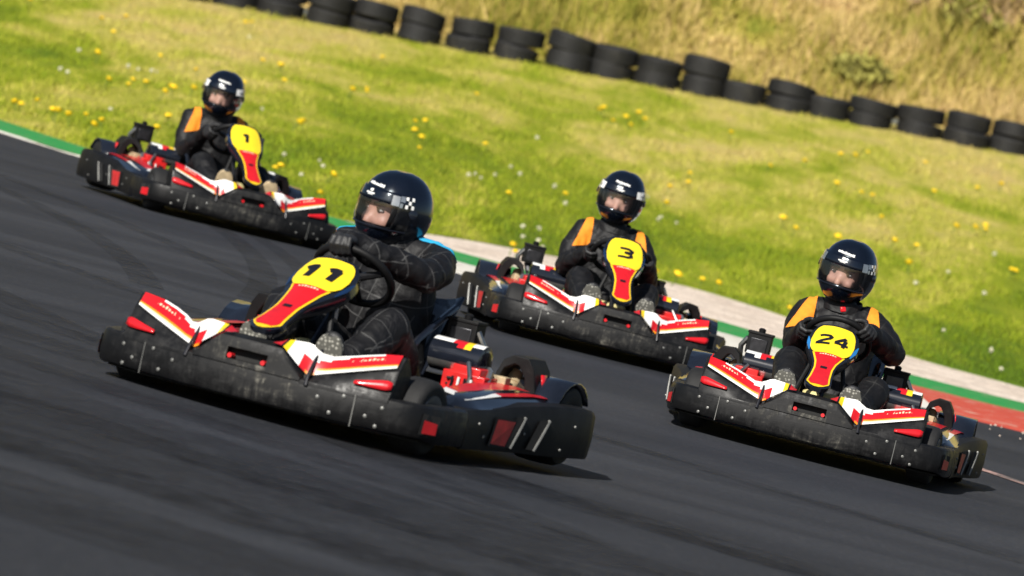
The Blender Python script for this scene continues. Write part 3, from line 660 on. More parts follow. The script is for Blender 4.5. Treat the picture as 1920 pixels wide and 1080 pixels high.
def build_kart():
    root = empty('go_kart')
    # ---- front bumper: scuffed skirt round the nose with the raised centre
    mb = MB()
    cols = [(s_x, y) for s_x, y in [(-x, y) for x, y in PLAN[::-1]] + PLAN[1:]]
    def nrm(i):
        a = Vector(cols[max(0, i - 1)]); c = Vector(cols[min(len(cols) - 1, i + 1)]); t = (c - a).normalized(); return Vector((-t.y, t.x))
    def ring(off, z):
        r = []
        for i, (x, y) in enumerate(cols):
            n_ = nrm(i); r.append((x + n_.x * off, y + n_.y * off, z + (lerp(y, [.74, .83], [0, .015]) if z < .07 else 0)))
        return r
    rows = [ring(-.03, .052), ring(-.006, .050), ring(.0, .058), ring(.004, .10), ring(.002, .145), ring(-.003, .163), ring(-.012, .169), ring(-.075, .169), ring(-.078, .06), ring(-.03, .052)]
    mb.grid(rows, 'skirt_plastic')
    # raised centre panel
    hx = [-.188, -.16, -.135, -.11, -.105, -.075, -.07, -.05, -.025, 0, .025, .05, .07, .075, .105, .11, .135, .16, .188]
    def htop(x): return lerp(abs(x), [0, .105, .11, .188], [.246, .244, .242, .170])
    rr = []
    lev = [(0.0, 0), (.08, 0), (.16, 0), (.5, 0), (.80, 0), (.93, 0), (1.0, 0)]
    def hz(x, t):
        top = htop(x)
        return .160 + (top - .160) * t
    rows = []
    for t in (0.0, .12, .19, .36, .54, .62, .85, 1.0):
        rows.append([(x, front_y(x) + .003 - .10 * (hz(x, t) - .16) - (.006 if t == 1 else 0), hz(x, t)) for x in hx])
    hole = lambda i, j: i in (2, 3, 4) and 6 <= j <= 11
    mb.grid(rows, 'skirt_plastic', skip=hole)
    top_row = rows[-1]
    mb.grid([top_row, [(x, y - .03, z + .006) for x, y, z in top_row], [(x, y - .085, z + .010) for x, y, z in top_row], [(x, y - .088, .16) for x, y, z in top_row]], 'black_plastic')
    # hole lining
    hpts = [(rows[2][6], rows[2][12]), (rows[5][6], rows[5][12])]
    hb = [Vector(q) for q in (rows[2][6], rows[2][9], rows[2][12], rows[5][12], rows[5][9], rows[5][6])]
    mb.grid([hb, [q + Vector((0, -.035, 0)) for q in hb]], 'black_plastic', closed=True)
    fb = mb.build('front_bumper', root, angle=32)
    b = MB(); bk = [q + Vector((0, -.034, 0)) for q in hb]; b.add(bk, [(0, 1, 2, 3, 4, 5)], 'padding'); b.build('slot_back', fb)
    for s in (-1, 1):
        b = MB(); b.tube([(s * .058, .945, .184), (s * .058, .972, .186)], [.009, .008], 'red_vinyl', n=10); b.build('red_spacer', fb)
    # panel seams and bolts
    for s in (-1, 1):
        for x in (.37,):
            b = MB(); y = front_y(x); b.box((s * x, y + .0035, .108), (.003, .003, .10), 'bolt_metal', rot=(0, 0, -s * .3)); b.build('panel_seam', fb)
        for x, z in ((.455, .135), (.41, .10), (.335, .145), (.30, .085), (.255, .125), (.445, .075)):
            y = front_y(x); bolt((s * x, y + .003, z), (s * .3, 1, 0), fb, .0062)
        # dark opening with a red liner at the outer corner
        b = MB(); ex = lambda y: lerp(-y, [-.842, -.80, -.73], [.556, .576, .590])
        b.add([(s * (ex(y) + .0065), y + .002, z) for y, z in [(.835, .080), (.745, .078), (.742, .140), (.83, .146)]], [(0, 1, 2, 3)], 'padding')
        b.add([(s * (ex(y) + .0085), y + .003, z) for y, z in [(.825, .084), (.757, .082), (.757, .118), (.823, .126)]], [(0, 1, 2, 3)], 'red_vinyl'); b.build('corner_vent', fb, smooth=False)
    # ---- winglets either side of the nose
    for s in (-1, 1):
        wx = [.186, .20, .22, .25, .29, .34, .39, .43, .458, .468]
        mb = MB(); rows = []
        for x in wx:
            y = front_y(x) - .002; zl = wing_low(x); zt = wing_top(x)
            rows.append([(s * x, y + .003, .150), (s * x, y + .002, .163), (s * x, y - .012 - .10 * max(0, (zl - .168)), .168 + (zl - .168) * .5), (s * x, y - .020 - .2 * (zl - .168), zl),
                         (s * x, y - .028 - .2 * (zl - .168), zl + .006), (s * x, y - setback(x) - .2 * (zl - .168), zt), (s * x, y - .020 - setback(x) - .2 * (zl - .168), zt - .004), (s * x, y - .06 - setback(x) - .25 * (zl - .168), zt - .05), (s * x, y - .07 - setback(x), .160)])
        mb.grid(rows, 'skirt_plastic'); k = len(rows[0]); o_ = len(mb.v) - k
        mb.f.append(tuple(o_ + j for j in range(k))); mb.mi.append(0); mb.f.append(tuple(range(k))); mb.mi.append(0)
        wg = mb.build('winglet', root, bevel=.003)
        # bright sticker laid over the sloping top
        mb = MB(); rows = []; vs_ = [0, .10, .20, .30, .42, .55, .68, .80, .90, 1.0]
        sx_ = [.072, .085, .099, .1, .108, .109, .125, .140, .155, .17, .186, .20, .22, .25, .29, .34, .39, .43, .455]
        for x in sx_:
            y = front_y(x) - .002; zt = wing_top(x); zl = wing_low(x) if x > .186 else lerp(x, [.07, .105, .186], [.243, .240, .178])
            h0 = max(0, zl - .168); a = Vector((s * x, y - .026 - .2 * h0, zl + .0085)); c = Vector((s * x, y - setback(x) - .002 - .2 * h0, zt + .003))
            if x < .186:
                a = Vector((s * x, y - .012, zl + .012)); c = Vector((s * x, y - .06, max(zt, zl + .012) + .003))
            nrm_ = Vector((0, .5, .6)).normalized() * .003
            rows.append([a.lerp(c, t) + nrm_ for t in vs_])
        def sm(i, j):
            x = sx_[i]
            if x < .1: return 'red_vinyl'
            if x < .109: return 'black_vinyl' if x < .1005 else 'yellow_vinyl'
            if x < .125: return 'yellow_vinyl'
            if x < .17:
                return 'white_vinyl'
            if x < .186: return 'white_vinyl' if j > 4 else 'red_vinyl'
            if x < .22: return 'amber_vinyl' if j < 1 else ('red_vinyl' if j < 5 else 'white_vinyl')
            if j == 0: return 'white_vinyl'
            if j == 1: return 'cream_vinyl'
            if j == 2: return 'amber_vinyl'
            if x < .39 and j >= (6 if x < .25 else (7 if x < .29 else 8)): return 'white_vinyl'
            return 'red_vinyl'
        mb.grid(rows, 'red_vinyl', matf=sm)
        stk = mb.build('sticker', wg, angle=60)
        b = MB()       # faint lettering on the red
        for k in range(9):
            x = .30 + .0125 * k; y = front_y(x) - .002; zt = wing_top(x); zl = wing_low(x); h0 = zl - .168
            a = Vector((s * x, y - .026 - .2 * h0, zl + .0085)); c = Vector((s * x, y - setback(x) - .002 - .2 * h0, zt + .003)); nn = Vector((0, .5, .6)).normalized() * .0045
            hh = .07 + .04 * ((k * 7) % 3)
            b.grid([[a.lerp(c, .60) + nn, a.lerp(c, .60 + hh) + nn], [a.lerp(c, .60) + nn + Vector((s * .0075, -.0025, .0026)), a.lerp(c, .60 + hh) + nn + Vector((s * .0075, -.0025, .0026))]], 'cream_vinyl')
        b.build('lettering', wg)
        # strap across the low point
        b = MB(); y = front_y(.205) - .001
        b.tube([(s * .212, y + .006, .150), (s * .209, y - .004, .178), (s * .205, y - .062, .252), (s * .203, y - .085, .262), (s * .202, y - .115, .20)], [.0065] * 5, 'black_vinyl', n=8); b.build('strap', wg)
        # red insert in the black face
        mb = MB(); n_ = 9; r0, r1, r2 = [], [], []
        for k in range(n_):
            t = k / (n_ - 1); x = .352 + .115 * t; y = front_y(x) - .003; hh = .007 + .019 * t - (.011 * max(0, t - .85) / .15)
            zc = .196 + .010 * t
            r0.append((s * x, y + .002, zc - hh * .6)); r1.append((s * x, y - .001, zc)); r2.append((s * x, y - .005, zc + hh * .8))
        mb.grid([r0, r1, r2], 'red_vinyl'); mb.build('red_insert', wg, solid=.004)
    # ---- side panels with slots, widening to the rear
    SP = [(.604, .545), (.606, .45), (.610, .34), (.618, .22), (.640, .10), (.664, .0), (.680, -.12), (.690, -.24), (.696, -.32), (.690, -.37), (.665, -.405)]
    def sp_top(y): return lerp(y, [-.41, -.33, -.2, -.02, .12, .25, .40, .55], [.195, .207, .212, .208, .198, .184, .172, .169])
    for s in (-1, 1):
        mb = MB(); rows = []
        for (x, y) in SP:
            zt = sp_top(y)
            rows.append([(s * (x - .03), y, .046), (s * (x - .004), y, .044), (s * x, y, .056), (s * (x + .004), y, .11), (s * x, y, zt - .014), (s * (x - .010), y, zt), (s * (x - .055), y, zt + .004), (s * (x - .06), y, .06)])
        mb.grid(rows, 'black_plastic'); k = len(rows[0]); o_ = len(mb.v) - k
        mb.f.append(tuple(o_ + j for j in range(k))); mb.mi.append(0); mb.f.append(tuple(range(k))); mb.mi.append(0)
        sd = mb.build('side_panel', root, angle=35)
        xp = lambda y: lerp(-y, [-q[1] for q in SP], [q[0] for q in SP])
        b = MB(); q = [(.345, .070), (.235, .064), (.195, .145), (.325, .150)]
        b.add([(s * (xp(y) + .0085), y, z) for y, z in [(.36, .062), (.225, .056), (.175, .153), (.335, .158)]], [(0, 1, 2, 3)], 'padding')
        b.add([(s * (xp(y) + .0105), y, z) for y, z in q], [(0, 1, 2, 3)], 'red_dull')
        b.build('red_window', sd, smooth=False)
        for y0 in (.175, .035):
            b = MB(); b.add([(s * (xp(y) + .009), y, z) for y, z in [(y0 + .065, .062), (y0 + .02, .060), (y0 - .035, .160), (y0 + .015, .162)]], [(0, 1, 2, 3)], 'padding'); b.build('slot', sd, smooth=False)
            b = MB(); b.tube([(s * (xp(y0 + .02) + .008), y0 + .02, .058), (s * (xp(y0 - .005) + .010), y0 - .008, .11), (s * (xp(y0 - .035) + .008), y0 - .038, .163)], .0055, 'bolt_metal', n=6); b.build('slot_edge', sd)
        for y, z in ((.45, .13), (.40, .09), (.12, .11), (-.12, .07), (-.2, .15)): bolt((s * (xp(y) + .004), y, z), (s, 0, 0), sd, .005)
        # side pod: black moulded body, red and white on top
        mb = MB(); rows = []
        for y, xi, xo, zb, zt in [(.565, .51, .545, .158, .166), (.545, .485, .575, .158, .180), (.50, .458, .592, .160, .195), (.42, .44, .599, .164, .207), (.20, .43, .605, .172, .222), (-.05, .43, .62, .185, .230), (-.25, .44, .635, .185, .224), (-.32, .45, .635, .185, .214)]:
            xm = (xi + xo) / 2
            rows.append([(s * xi, y, zb), (s * (xi + .005), y, zt - .012), (s * (xi + .02), y, zt), (s * (xm + .01), y, zt + .003), (s * (xo - .04), y, zt - .010), (s * (xo - .012), y, zt - .032), (s * xo, y, zb + .010), (s * xo, y, zb - .02)])
        mb.grid(rows, 'gloss_black'); k = len(rows[0]); o_ = len(mb.v) - k
        mb.f.append(tuple(o_ + j for j in range(k))); mb.mi.append(0); mb.f.append(tuple(range(k))); mb.mi.append(0)
        pod = mb.build('side_pod', root, angle=50)
        mb = MB(); yy = [.47, .43, .40, .36, .20, .08, -.05, -.15, -.25, -.31]
        rows = []
        for y in yy:
            a = Vector((s * lerp(-y, [-.47, -.4, -.2, .05, .25, .32], [.463, .45, .44, .44, .45, .46]), y, lerp(-y, [-.47, -.4, -.2, .05, .25, .32], [.203, .2115, .227, .2355, .2295, .220])))
            c = Vector((s * lerp(-y, [-.47, -.4, -.2, .05, .25, .32], [.553, .56, .567, .582, .597, .60]), y, lerp(-y, [-.47, -.4, -.2, .05, .25, .32], [.192, .198, .2135, .2215, .2155, .206])))
            rows.append([a.lerp(c, t) + Vector((s * .0, .0, .004 if t < .9 else .002)) for t in (0, .5, .82, 1)])
        mb.grid(rows, 'red_vinyl', matf=lambda i, j: 'white_vinyl' if (i < 2 or (j == 2 and i < 4)) else 'red_vinyl')
        mb.build('sticker', pod)
    # ---- rear bumper
    mb = MB(); pts = [(-.662, -.41), (-.63, -.455), (-.55, -.48), (-.3, -.49), (0, -.492), (.3, -.49), (.55, -.48), (.63, -.455), (.662, -.41)]
    rows = [[(x, y, z) for z in (.06, .13, .185, .195)] + [(x * .93, y + .05, .195), (x * .93, y + .05, .07)] for x, y in pts]
    mb.grid(rows, 'black_plastic'); rb = mb.build('rear_bumper', root, angle=35)
    for s in (-1, 1):
        b = MB(); b.lathe([(.012, 0), (.03, 0), (.034, .006), (.03, .012), (.012, .012)], 'engine_tan', c=(s * .655, -.425, .13), axis='X', n=16, closed_prof=True); b.build('end_cap', rb)
    # ---- wheels
    def wheel(x, y, r, wd, steer=0, q=1.0):
        wroot = empty('wheel'); wroot.parent = root; wroot.location = (x, y, r)
        wroot.rotation_euler = (0, 0, steer)
        b = MB(); h = wd / 2
        b.lathe([(r * .52 * q, -h * .9), (r * .72 * q, -h), (r * .92, -h * .92), (r * .985, -h * .7), (r, -h * .3), (r, h * .3), (r * .985, h * .7), (r * .92, h * .92), (r * .72 * q, h), (r * .52 * q, h * .9)], 'rubber', axis='X', closed_prof=True); b.build('tyre', wroot)
        b = MB()
        b.lathe([(.012, -h * .5), (r * .30, -h * .45), (r * .36, -h * .8), (r * .53 * q, -h * .95), (r * .55 * q, -h * .8), (r * .5 * q, 0), (r * .55 * q, h * .8), (r * .53 * q, h * .95), (r * .36, h * .8), (r * .30, h * .45), (.012, h * .5)], 'metal', axis='X'); b.build('rim', wroot)
        return wroot
    for s in (-1, 1):
        wheel(s * .482, .670, .122, .105, -.06, 1.16); wheel(s * .545, -.30, .138, .17)
    # ---- chassis tubes and floor
    mb = MB()
    for s in (-1, 1):
        mb.tube([(s * .22, .86, .075), (s * .27, .6, .07), (s * .28, .3, .065), (s * .31, -.1, .065), (s * .31, -.38, .075)], .016, 'dark_metal', n=8)
        mb.tube([(s * .25, .68, .07), (s * .38, .685, .12), (s * .45, .685, .125)], .015, 'dark_metal', n=8)
    mb.tube([(-.26, .66, .07), (.26, .66, .07)], .016, 'dark_metal', n=8); mb.tube([(-.47, -.30, .138), (.47, -.30, .138)], .02, 'metal', n=10)
    mb.tube([(-.3, -.1, .065), (.3, -.1, .065)], .015, 'dark_metal', n=8)
    mb.build('chassis', root)
    mb = MB(); ut = [(.40, .86), (.55, .78), (.575, .55), (.58, .30), (.64, .0), (.665, -.35), (.60, -.45)]  # floor pan widened to block sunlight and keep the ground beneath in shade
    ut = ut + [(-x, y) for x, y in ut[::-1]]; n_ = len(ut)
    mb.add([(x, y, .050) for x, y in ut] + [(x, y, .056) for x, y in ut], [tuple(range(n_))[::-1], tuple(range(n_, 2 * n_))] + [(k, (k + 1) % n_, n_ + (k + 1) % n_, n_ + k) for k in range(n_)], 'padding'); mb.build('shade_floor_pan', root, smooth=False)
    # ---- seat
    mb = MB(); rows = []
    for i in range(13):
        t = i / 12
        if t < .5: y, z = .22 - t * 2 * .36, .085 + .03 * (1 - t * 2) ** 2; hw = .17
        else:
            q = (t - .5) * 2; y, z = -.14 - .03 * math.sin(q * PI / 2) - .15 * q, .085 + .36 * q; hw = .17 + .015 * q
        row = []
        for k in range(11):
            a = -1 + 2 * k / 10; e = abs(a) ** 3
            lift = (.13 if t < .5 else .10 * (1 - (t - .5) * 1.2))
            if t < .5: row.append((a * hw, y, z + e * (.06 + .12 * t)))
            else: row.append((a * hw, y + e * lift * 1.3, z + e * .03))
        rows.append(row)
    mb.grid(rows, 'gloss_black'); seat = mb.build('seat', root, solid=.008)
    for s in (-1, 1):
        b = MB(); b.tube([(s * .172, .22, .20), (s * .176, .15, .243), (s * .184, .06, .32), (s * .192, -.03, .372), (s * .188, -.20, .44)], .0115, 'gloss_black', n=8); b.build('seat_rim', seat)
        b = MB(); b.tube([(s * .30, -.12, .07), (s * .25, -.16, .22), (s * .19, -.18, .32)], .009, 'metal', n=8); b.build('seat_stay', seat)
    # ---- fuel tank between the legs
    mb = MB(); mb.box((0, .40, .175), (.17, .15, .17), 'tank_plastic'); tk = mb.build('fuel_tank', root, bevel=.025)
    b = MB(); b.tube([(.03, .40, .26), (.03, .40, .285)], [.03, .028], 'black_plastic', n=12); b.build('tank_cap', tk)
    # ---- steering
    c = Vector((0, .265, .487)); ax = Vector((0, .66, -.75)).normalized(); e1 = Vector((1, 0, 0)); e2 = ax.cross(e1).normalized()
    if e2.z < 0: e2 = -e2
    mb = MB(); nn = 40; rows = []
    for i in range(nn + 1):
        a = 2 * PI * i / nn; d = e1 * math.cos(a) + e2 * math.sin(a)
        rows.append([c + d * (.132 + .0135 * math.cos(q)) + ax * .0135 * math.sin(q) for q in (2 * PI * k / 10 for k in range(10))])
    mb.grid(rows, 'black_plastic', closed=True, matf=None)
    sw = mb.build('steering_wheel', root)
    b = MB()
    for a in (R(-90), R(20), R(160)):
        d = e1 * math.cos(a) + e2 * math.sin(a); b.tube([c + ax * .012, c + d * .128], [.016, .010], 'dark_metal', n=8)
    b.tube([c - ax * .01, c + ax * .03], .03, 'dark_metal', n=14); b.build('spokes', sw)
    mb = MB(); mb.tube([c + ax * .02, (0, .62, .10)], .011, 'dark_metal', n=8); mb.build('steering_column', root)
    for s in (-1, 1):
        b = MB(); b.tube([(s * .20, .62, .085), (s * .11, .60, .22), (s * .06, .53, .40)], .010, 'black_plastic', n=8); b.build('fairing_stay', root)
        b = MB(); b.tube([(s * .10, .70, .075), (s * .115, .76, .17), (s * .118, .775, .23)], .008, 'dark_metal', n=8)
        b.tube([(s * .085, .778, .235), (s * .15, .778, .235)], .009, 'dark_metal', n=8); b.build('pedal', root)
    # ---- twin engines beside the seat, both the same way round
    for s in (-1, 1):
        e = empty('engine'); e.parent = root
        ox = s * .36
        mb = MB(); mb.box((ox, -.02, .185), (.15, .12, .13), 'engine_red'); mb.box((ox, -.02, .258), (.10, .09, .03), 'engine_red')
        for k in range(5): mb.box((ox, .046, .145 + k * .02), (.11, .014, .008), 'padding')
        cw = mb.build('cowling', e, bevel=.012)
        mb = MB(); mb.tube([(ox, .05, .185), (ox, .062, .185)], [.052, .045], 'engine_red', n=18); mb.tube([(ox - .02, .06, .17), (ox - .02, .078, .16)], .016, 'amber_vinyl', n=10); mb.build('recoil_starter', e)
        mb = MB(); mb.box((ox, -.14, .17), (.14, .13, .12), 'engine_tan')
        for k in range(6): mb.box((ox, -.14, .12 + k * .02), (.16, .15, .006), 'engine_tan')
        mb.box((ox + s * .07, -.12, .235), (.05, .05, .05), 'engine_tan'); mb.build('engine_block', e, bevel=.004)
        mb = MB()
        mb.tube([(ox + s * .05, .05, .15), (ox + s * .075, .03, .21), (ox + s * .06, -.04, .265), (ox + s * .03, -.09, .27)], .011, 'silver_band', n=8)
        mb.tube([(ox + s * .02, .065, .15), (ox + s * .03, .06, .24), (ox, .02, .285)], .008, 'metal', n=8)
        mb.build('fuel_line', e)
        mb = MB(); mb.tube([(ox + s * .085, -.02, .19), (ox + s * .085, -.12, .20), (ox + s * .08, -.2, .235)], .022, 'engine_tan', n=10); mb.tube([(ox + s * .08, -.2, .235), (ox + s * .07, -.24, .27)], .026, 'engine_tan', n=10); mb.build('exhaust_header', e)
        mb = MB()
        for k in range(4): mb.tube([(ox - s * .03 + s * .022 * k, .064, .135), (ox - s * .025 + s * .022 * k, .070, .235)], .0045, 'white_vinyl' if k % 2 else 'black_vinyl', n=6)
        mb.build('grille', e)
        # silencer lying across, with a coloured flag on its shield
        sc_ = Vector((s * .295, -.06, .290)); mb = MB(); rows = []; n_ = 20
        xs_ = [-.094, -.090, -.05, -.02, .0, .025, .05, .09, .094]
        for i, x in enumerate(xs_):
            r_ = .056 if 0 < i < 8 else .044
            rows.append([sc_ + Vector((s * x, math.cos(2 * PI * k / n_) * r_ * 1.15, math.sin(2 * PI * k / n_) * r_)) for k in range(n_)])
        def sm(i, k):
            if 2 <= k <= 7:
                xx = xs_[i] * (1 if s > 0 else -1)
                return ['black_vinyl', 'white_vinyl', 'white_vinyl', 'red_vinyl', 'red_vinyl', 'yellow_vinyl', 'white_vinyl', 'black_vinyl'][i if s < 0 else 7 - i] if k > 2 or i in (4, 5) else 'gloss_black'
            if k in (17, 18): return 'silver_band'
            return 'gloss_black'
        mb.grid(rows, 'gloss_black', closed=True, matf=sm); o_ = len(mb.v) - n_
        mb.f.append(tuple(o_ + j for j in range(n_))); mb.mi.append(0); mb.f.append(tuple(range(n_))); mb.mi.append(0)
        mb.build('silencer', e)
        mb = MB(); mb.tube([(s * .33, -.12, .18), (s * .31, -.15, .25), (s * .28, -.10, .28)], .014, 'engine_tan', n=8); mb.build('exhaust_pipe', e)
        # air filter box on a stalk, knob on its lid
        bx = Vector((.365, -.36, .372)) if s > 0 else Vector((-.275, -.13, .372))
        if s < 0: bx = Vector((-.252, -.17, .360))
        mb = MB(); mb.box(bx, (.105, .085, .09), 'black_plastic'); mb.box(bx + Vector((0, 0, .047)), (.112, .092, .012), 'black_plastic'); mb.box(bx + Vector((0, .044, -.005)), (.075, .006, .06), 'dark_metal')
        af = mb.build('air_filter', e, bevel=.008)
        mb = MB(); mb.tube([bx + Vector((0, 0, .05)), bx + Vector((0, 0, .066)), bx + Vector((0, 0, .072))], [.014, .016, .008], 'black_plastic', n=10); mb.build('lid_knob', e)
        mb = MB(); mb.tube([bx + Vector((.02 * s, 0, -.045)), (bx.x * .9 + ox * .1, bx.y + .02, .28), (ox, -.17, .22)], .018, 'dark_metal', n=8); mb.tube([bx + Vector((s * .07, .0, -.07)), bx + Vector((s * .075, .01, -.02)), bx + Vector((s * .05, .02, .02))], .012, 'metal', n=8); mb.build('intake_pipe', e)
        # engine guard hoop over the chain side
        mb = MB(); path = [(.40, .20), (.405, .27), (.42, .318), (.45, .338), (.50, .334), (.522, .30), (.535, .24), (.545, .19)]
        rows = []
        for i, (x, z) in enumerate(path):
            wy = .075
            y0 = -.19 - .06 * (i / 7)
            t = .030
            rows.append([(s * x, y0 - wy, z), (s * x, y0 + wy, z), (s * (x - t * (1 if i > 3 else -.2)), y0 + wy, z - t), (s * (x - t * (1 if i > 3 else -.2)), y0 - wy, z - t)])
        mb.grid(rows, 'black_plastic', closed=True); mb.build('guard_hoop', root, bevel=.003)
        mb = MB(); mb.add([(s * .536, -.20, .29), (s * .549, -.205, .235), (s * .549, -.255, .235), (s * .536, -.25, .29)], [(0, 1, 2, 3)], 'red_vinyl'); mb.build('hoop_sticker', root, solid=.003)
        # rear wheel mudguard
        mb = MB(); rows = []
        for i in range(9):
            a = R(20 + 130 * i / 8); rows.append([(s * x, -.30 + .165 * math.cos(a), .138 + .15 * math.sin(a)) for x in (.465, .63)])
        mb.grid(rows, 'gloss_black'); mb.build('mudguard', root, solid=.006)
    return root

# ------------------------------------------------------------------ drivers
WC = Vector((0, .265, .487)); WAX = Vector((0, .66, -.75)).normalized(); WE1 = Vector((1, 0, 0)); WE2 = Vector((0, .75, .66)).normalized()
def ring_at(a):
    d = WE1 * math.cos(a) + WE2 * math.sin(a); return WC + d * .132, d, (-WE1 * math.sin(a) + WE2 * math.cos(a))
def remesh(mb, name, voxel, smooth=3, parent=None, wrinkle=0.0, seed=0):
    me = bpy.data.meshes.new('tmp'); me.from_pydata(mb.v, [], mb.f)
    bm = bmesh.new(); bm.from_mesh(me); bmesh.ops.recalc_face_normals(bm, faces=bm.faces); bm.to_mesh(me); bm.free()
    o = bpy.data.objects.new('tmp', me); COL.objects.link(o)
    md = o.modifiers.new('r', 'REMESH'); md.mode = 'VOXEL'; md.voxel_size = voxel
    if smooth:
        sm = o.modifiers.new('s', 'SMOOTH'); sm.iterations = smooth; sm.factor = 0.5
    dg = bpy.context.evaluated_depsgraph_get(); dg.update()
    new = bpy.data.meshes.new_from_object(o.evaluated_get(dg)); new.name = name
    bpy.data.objects.remove(o); bpy.data.meshes.remove(me)
    if wrinkle:
        new.update(); off = Vector((seed * 3.1, seed * 1.7, 0))
        cos_ = [v.co.copy() for v in new.vertices]; ns = [v.normal.copy() for v in new.vertices]
        for v, c, n_ in zip(new.vertices, cos_, ns):
            if wrinkle_mask(c):
                k = noise.noise(c * 11 + off) + 0.7 * (1 - 2 * abs(noise.noise(Vector((c.x * 20, c.y * 20, c.z * 11)) + off)))
                v.co = c + n_ * wrinkle * (k - .2)
    new.polygons.foreach_set('use_smooth', [True] * len(new.polygons))
    r = bpy.data.objects.new(name, new); COL.objects.link(r)
    if parent: r.parent = parent
    return r
HEADC = Vector((0, 0, 0))
def wrinkle_mask(c): return (c - HEADC).length > .17
def build_driver(M, cfg, label):
    global HEADC
    root = empty('person', M); tag(root, label, 'person', 'kart drivers')
    hc = Vector(cfg['head']); lean = cfg.get('lean', 0.0)
    HR = Matrix.Rotation(-R(cfg['hyaw']), 3, 'Z') @ Matrix.Rotation(-R(cfg.get('hpitch', 8) * .5), 3, 'X') @ Matrix.Rotation(R(cfg.get('hroll', -6)), 3, 'Y')
    HEADC = hc
    hp3 = lambda x, y, z: hc + HR @ Vector((x, y, z))
    nb = Vector((hc.x * .75, hc.y + .0, hc.z - .165))
    shz = cfg['shz']; sy = cfg.get('shy', -.12)
    mb = MB()
    mb.tube([(0, -.06, .10), (0, -.07, .17), (hc.x * .25, -.10, .29), (hc.x * .5, sy + .01, shz - .13), (hc.x * .6, sy + .01, shz - .03), (nb.x, sy + .02, shz + .045), (nb.x * 1.1, hc.y - .01, hc.z - .13), (hc.x, hc.y - .01, hc.z - .05)],
            [(.15, .11), (.165, .118), (.155, .105), (.160, .112), (.150, .100), (.085, .075), (.058, .060), (.056, .058)], 'suit_plain', n=20, side=(1, 0, 0))
    for k, s in (('R', 1), ('L', -1)):
        sh = Vector((hc.x * .7 + s * cfg.get('shw', .142), sy, shz - .012)); el = Vector(cfg['el' + k]); P, d, T = ring_at(R(cfg['ha' + k]))
        wr = P + d * .020 + Vector((0, -.064, .004))
        mid = sh.lerp(el, .5) + Vector((s * .012, 0, .0))
        mb.tube([sh + Vector((-s * .05, 0, .01)), sh, mid, el], [.068, .069, .060, .051], 'suit_plain', n=14, round_ends=True)
        mb.tube([el, el.lerp(wr, .35), el.lerp(wr, .8), wr], [.051, .052, .042, .036], 'suit_plain', n=14, round_ends=True)
        hip = Vector((s * .085, -.04, .15)); kn = Vector(cfg['kn' + k]); an = Vector(cfg['an' + k])
        mb.tube([hip, hip.lerp(kn, .5) + Vector((0, 0, .012)), kn], [.100, .086, .068], 'suit_plain', n=16, round_ends=True)
        mb.tube([kn, kn.lerp(an, .4) + Vector((0, 0, -.012)), an], [.070, .062, .046], 'suit_plain', n=14, round_ends=True)
    # head inside the helmet, with brow, nose, lips
    mb.ellipsoid(hp3(0, .004, .012), (.078, .104, .108), 'skin', 18, rot=HR.to_euler())
    mb.ellipsoid(hp3(0, .02, -.06), (.060, .070, .050), 'skin', 14, rot=HR.to_euler())
    mb.tube([hp3(0, .082, .012), hp3(0, .104, -.018), hp3(0, .116, -.040)], [.010, .013, .017], 'skin', n=10, round_ends=True)
    for s in (-1, 1):
        mb.ellipsoid(hp3(s * .038, .076, -.034), (.028, .024, .024), 'skin', 10); mb.ellipsoid(hp3(s * .031, .090, .026), (.028, .016, .009), 'skin', 10)
        mb.ellipsoid(hp3(s * .012, .098, -.043), (.010, .012, .009), 'skin', 8)
    mb.ellipsoid(hp3(0, .086, -.078), (.024, .012, .010), 'skin', 10)
    body = remesh(mb, 'body', .0095, 3, root, wrinkle=.0075, seed=cfg['seed'])
    me = body.data; me.materials.clear(); me.materials.append(MATS[cfg['suit']]); me.materials.append(MATS['skin'])
    HI = HR.transposed()
    for p in me.polygons:
        q = HI @ (p.center - hc)
        p.material_index = 1 if (q.z > -.085 and q.y > .02 and q.length < .155) else 0
    for s in (-1, 1):
        b = MB(); b.ellipsoid(hp3(s * .031, .093, .006), (.0150, .010, .0075), 'eye_white', 10, rot=HR.to_euler()); b.ellipsoid(hp3(s * .031, .101, .006), (.0080, .004, .0078), 'brow_hair', 8); b.tube([hp3(s * .016, .099, .0105), hp3(s * .031, .1040, .0140), hp3(s * .047, .095, .0095)], [.003, .0045, .003], 'brow_hair', n=6); b.build('eye', body)
        b = MB(); b.tube([hp3(s * .012, .108, .024), hp3(s * .032, .108, .028), hp3(s * .054, .094, .023)], [.0055, .0075, .004], 'brow_hair', n=8); b.build('eyebrow', body)
    # gloves: palm, four fingers hooked round the rim, thumb along it
    for k, s in (('R', 1), ('L', -1)):
        P, d, T = ring_at(R(cfg['ha' + k])); b = MB(); TT = T * (1 if s > 0 else -1)     # TT: towards the index finger
        wr = P + d * .020 + Vector((0, -.064, .004))
        b.tube([wr + (Vector(cfg['el' + k]) - wr).normalized() * .05, wr, P + d * .026 + Vector((0, -.032, .004)), P + d * .032 - WAX * .002], [(.041, .036), (.031, .027), (.040, .021), (.037, .016)], 'glove_leather', n=14, side=tuple(TT))
        for j, ln in enumerate((.94, 1.05, 1.0, .84)):
            o_ = TT * (.030 - .0195 * j)
            r_ = .0098 if j < 3 else .0086
            b.tube([P + d * .036 - WAX * .004 + o_, P + d * (.031 * ln) + WAX * .020 * ln + o_ * 1.03, P + d * .004 + WAX * .031 * ln + o_ * 1.03, P - d * .020 * ln + WAX * .020 + o_], [r_ * 1.12, r_ * 1.08, r_, r_ * .88], 'glove_leather', n=10, round_ends=True)
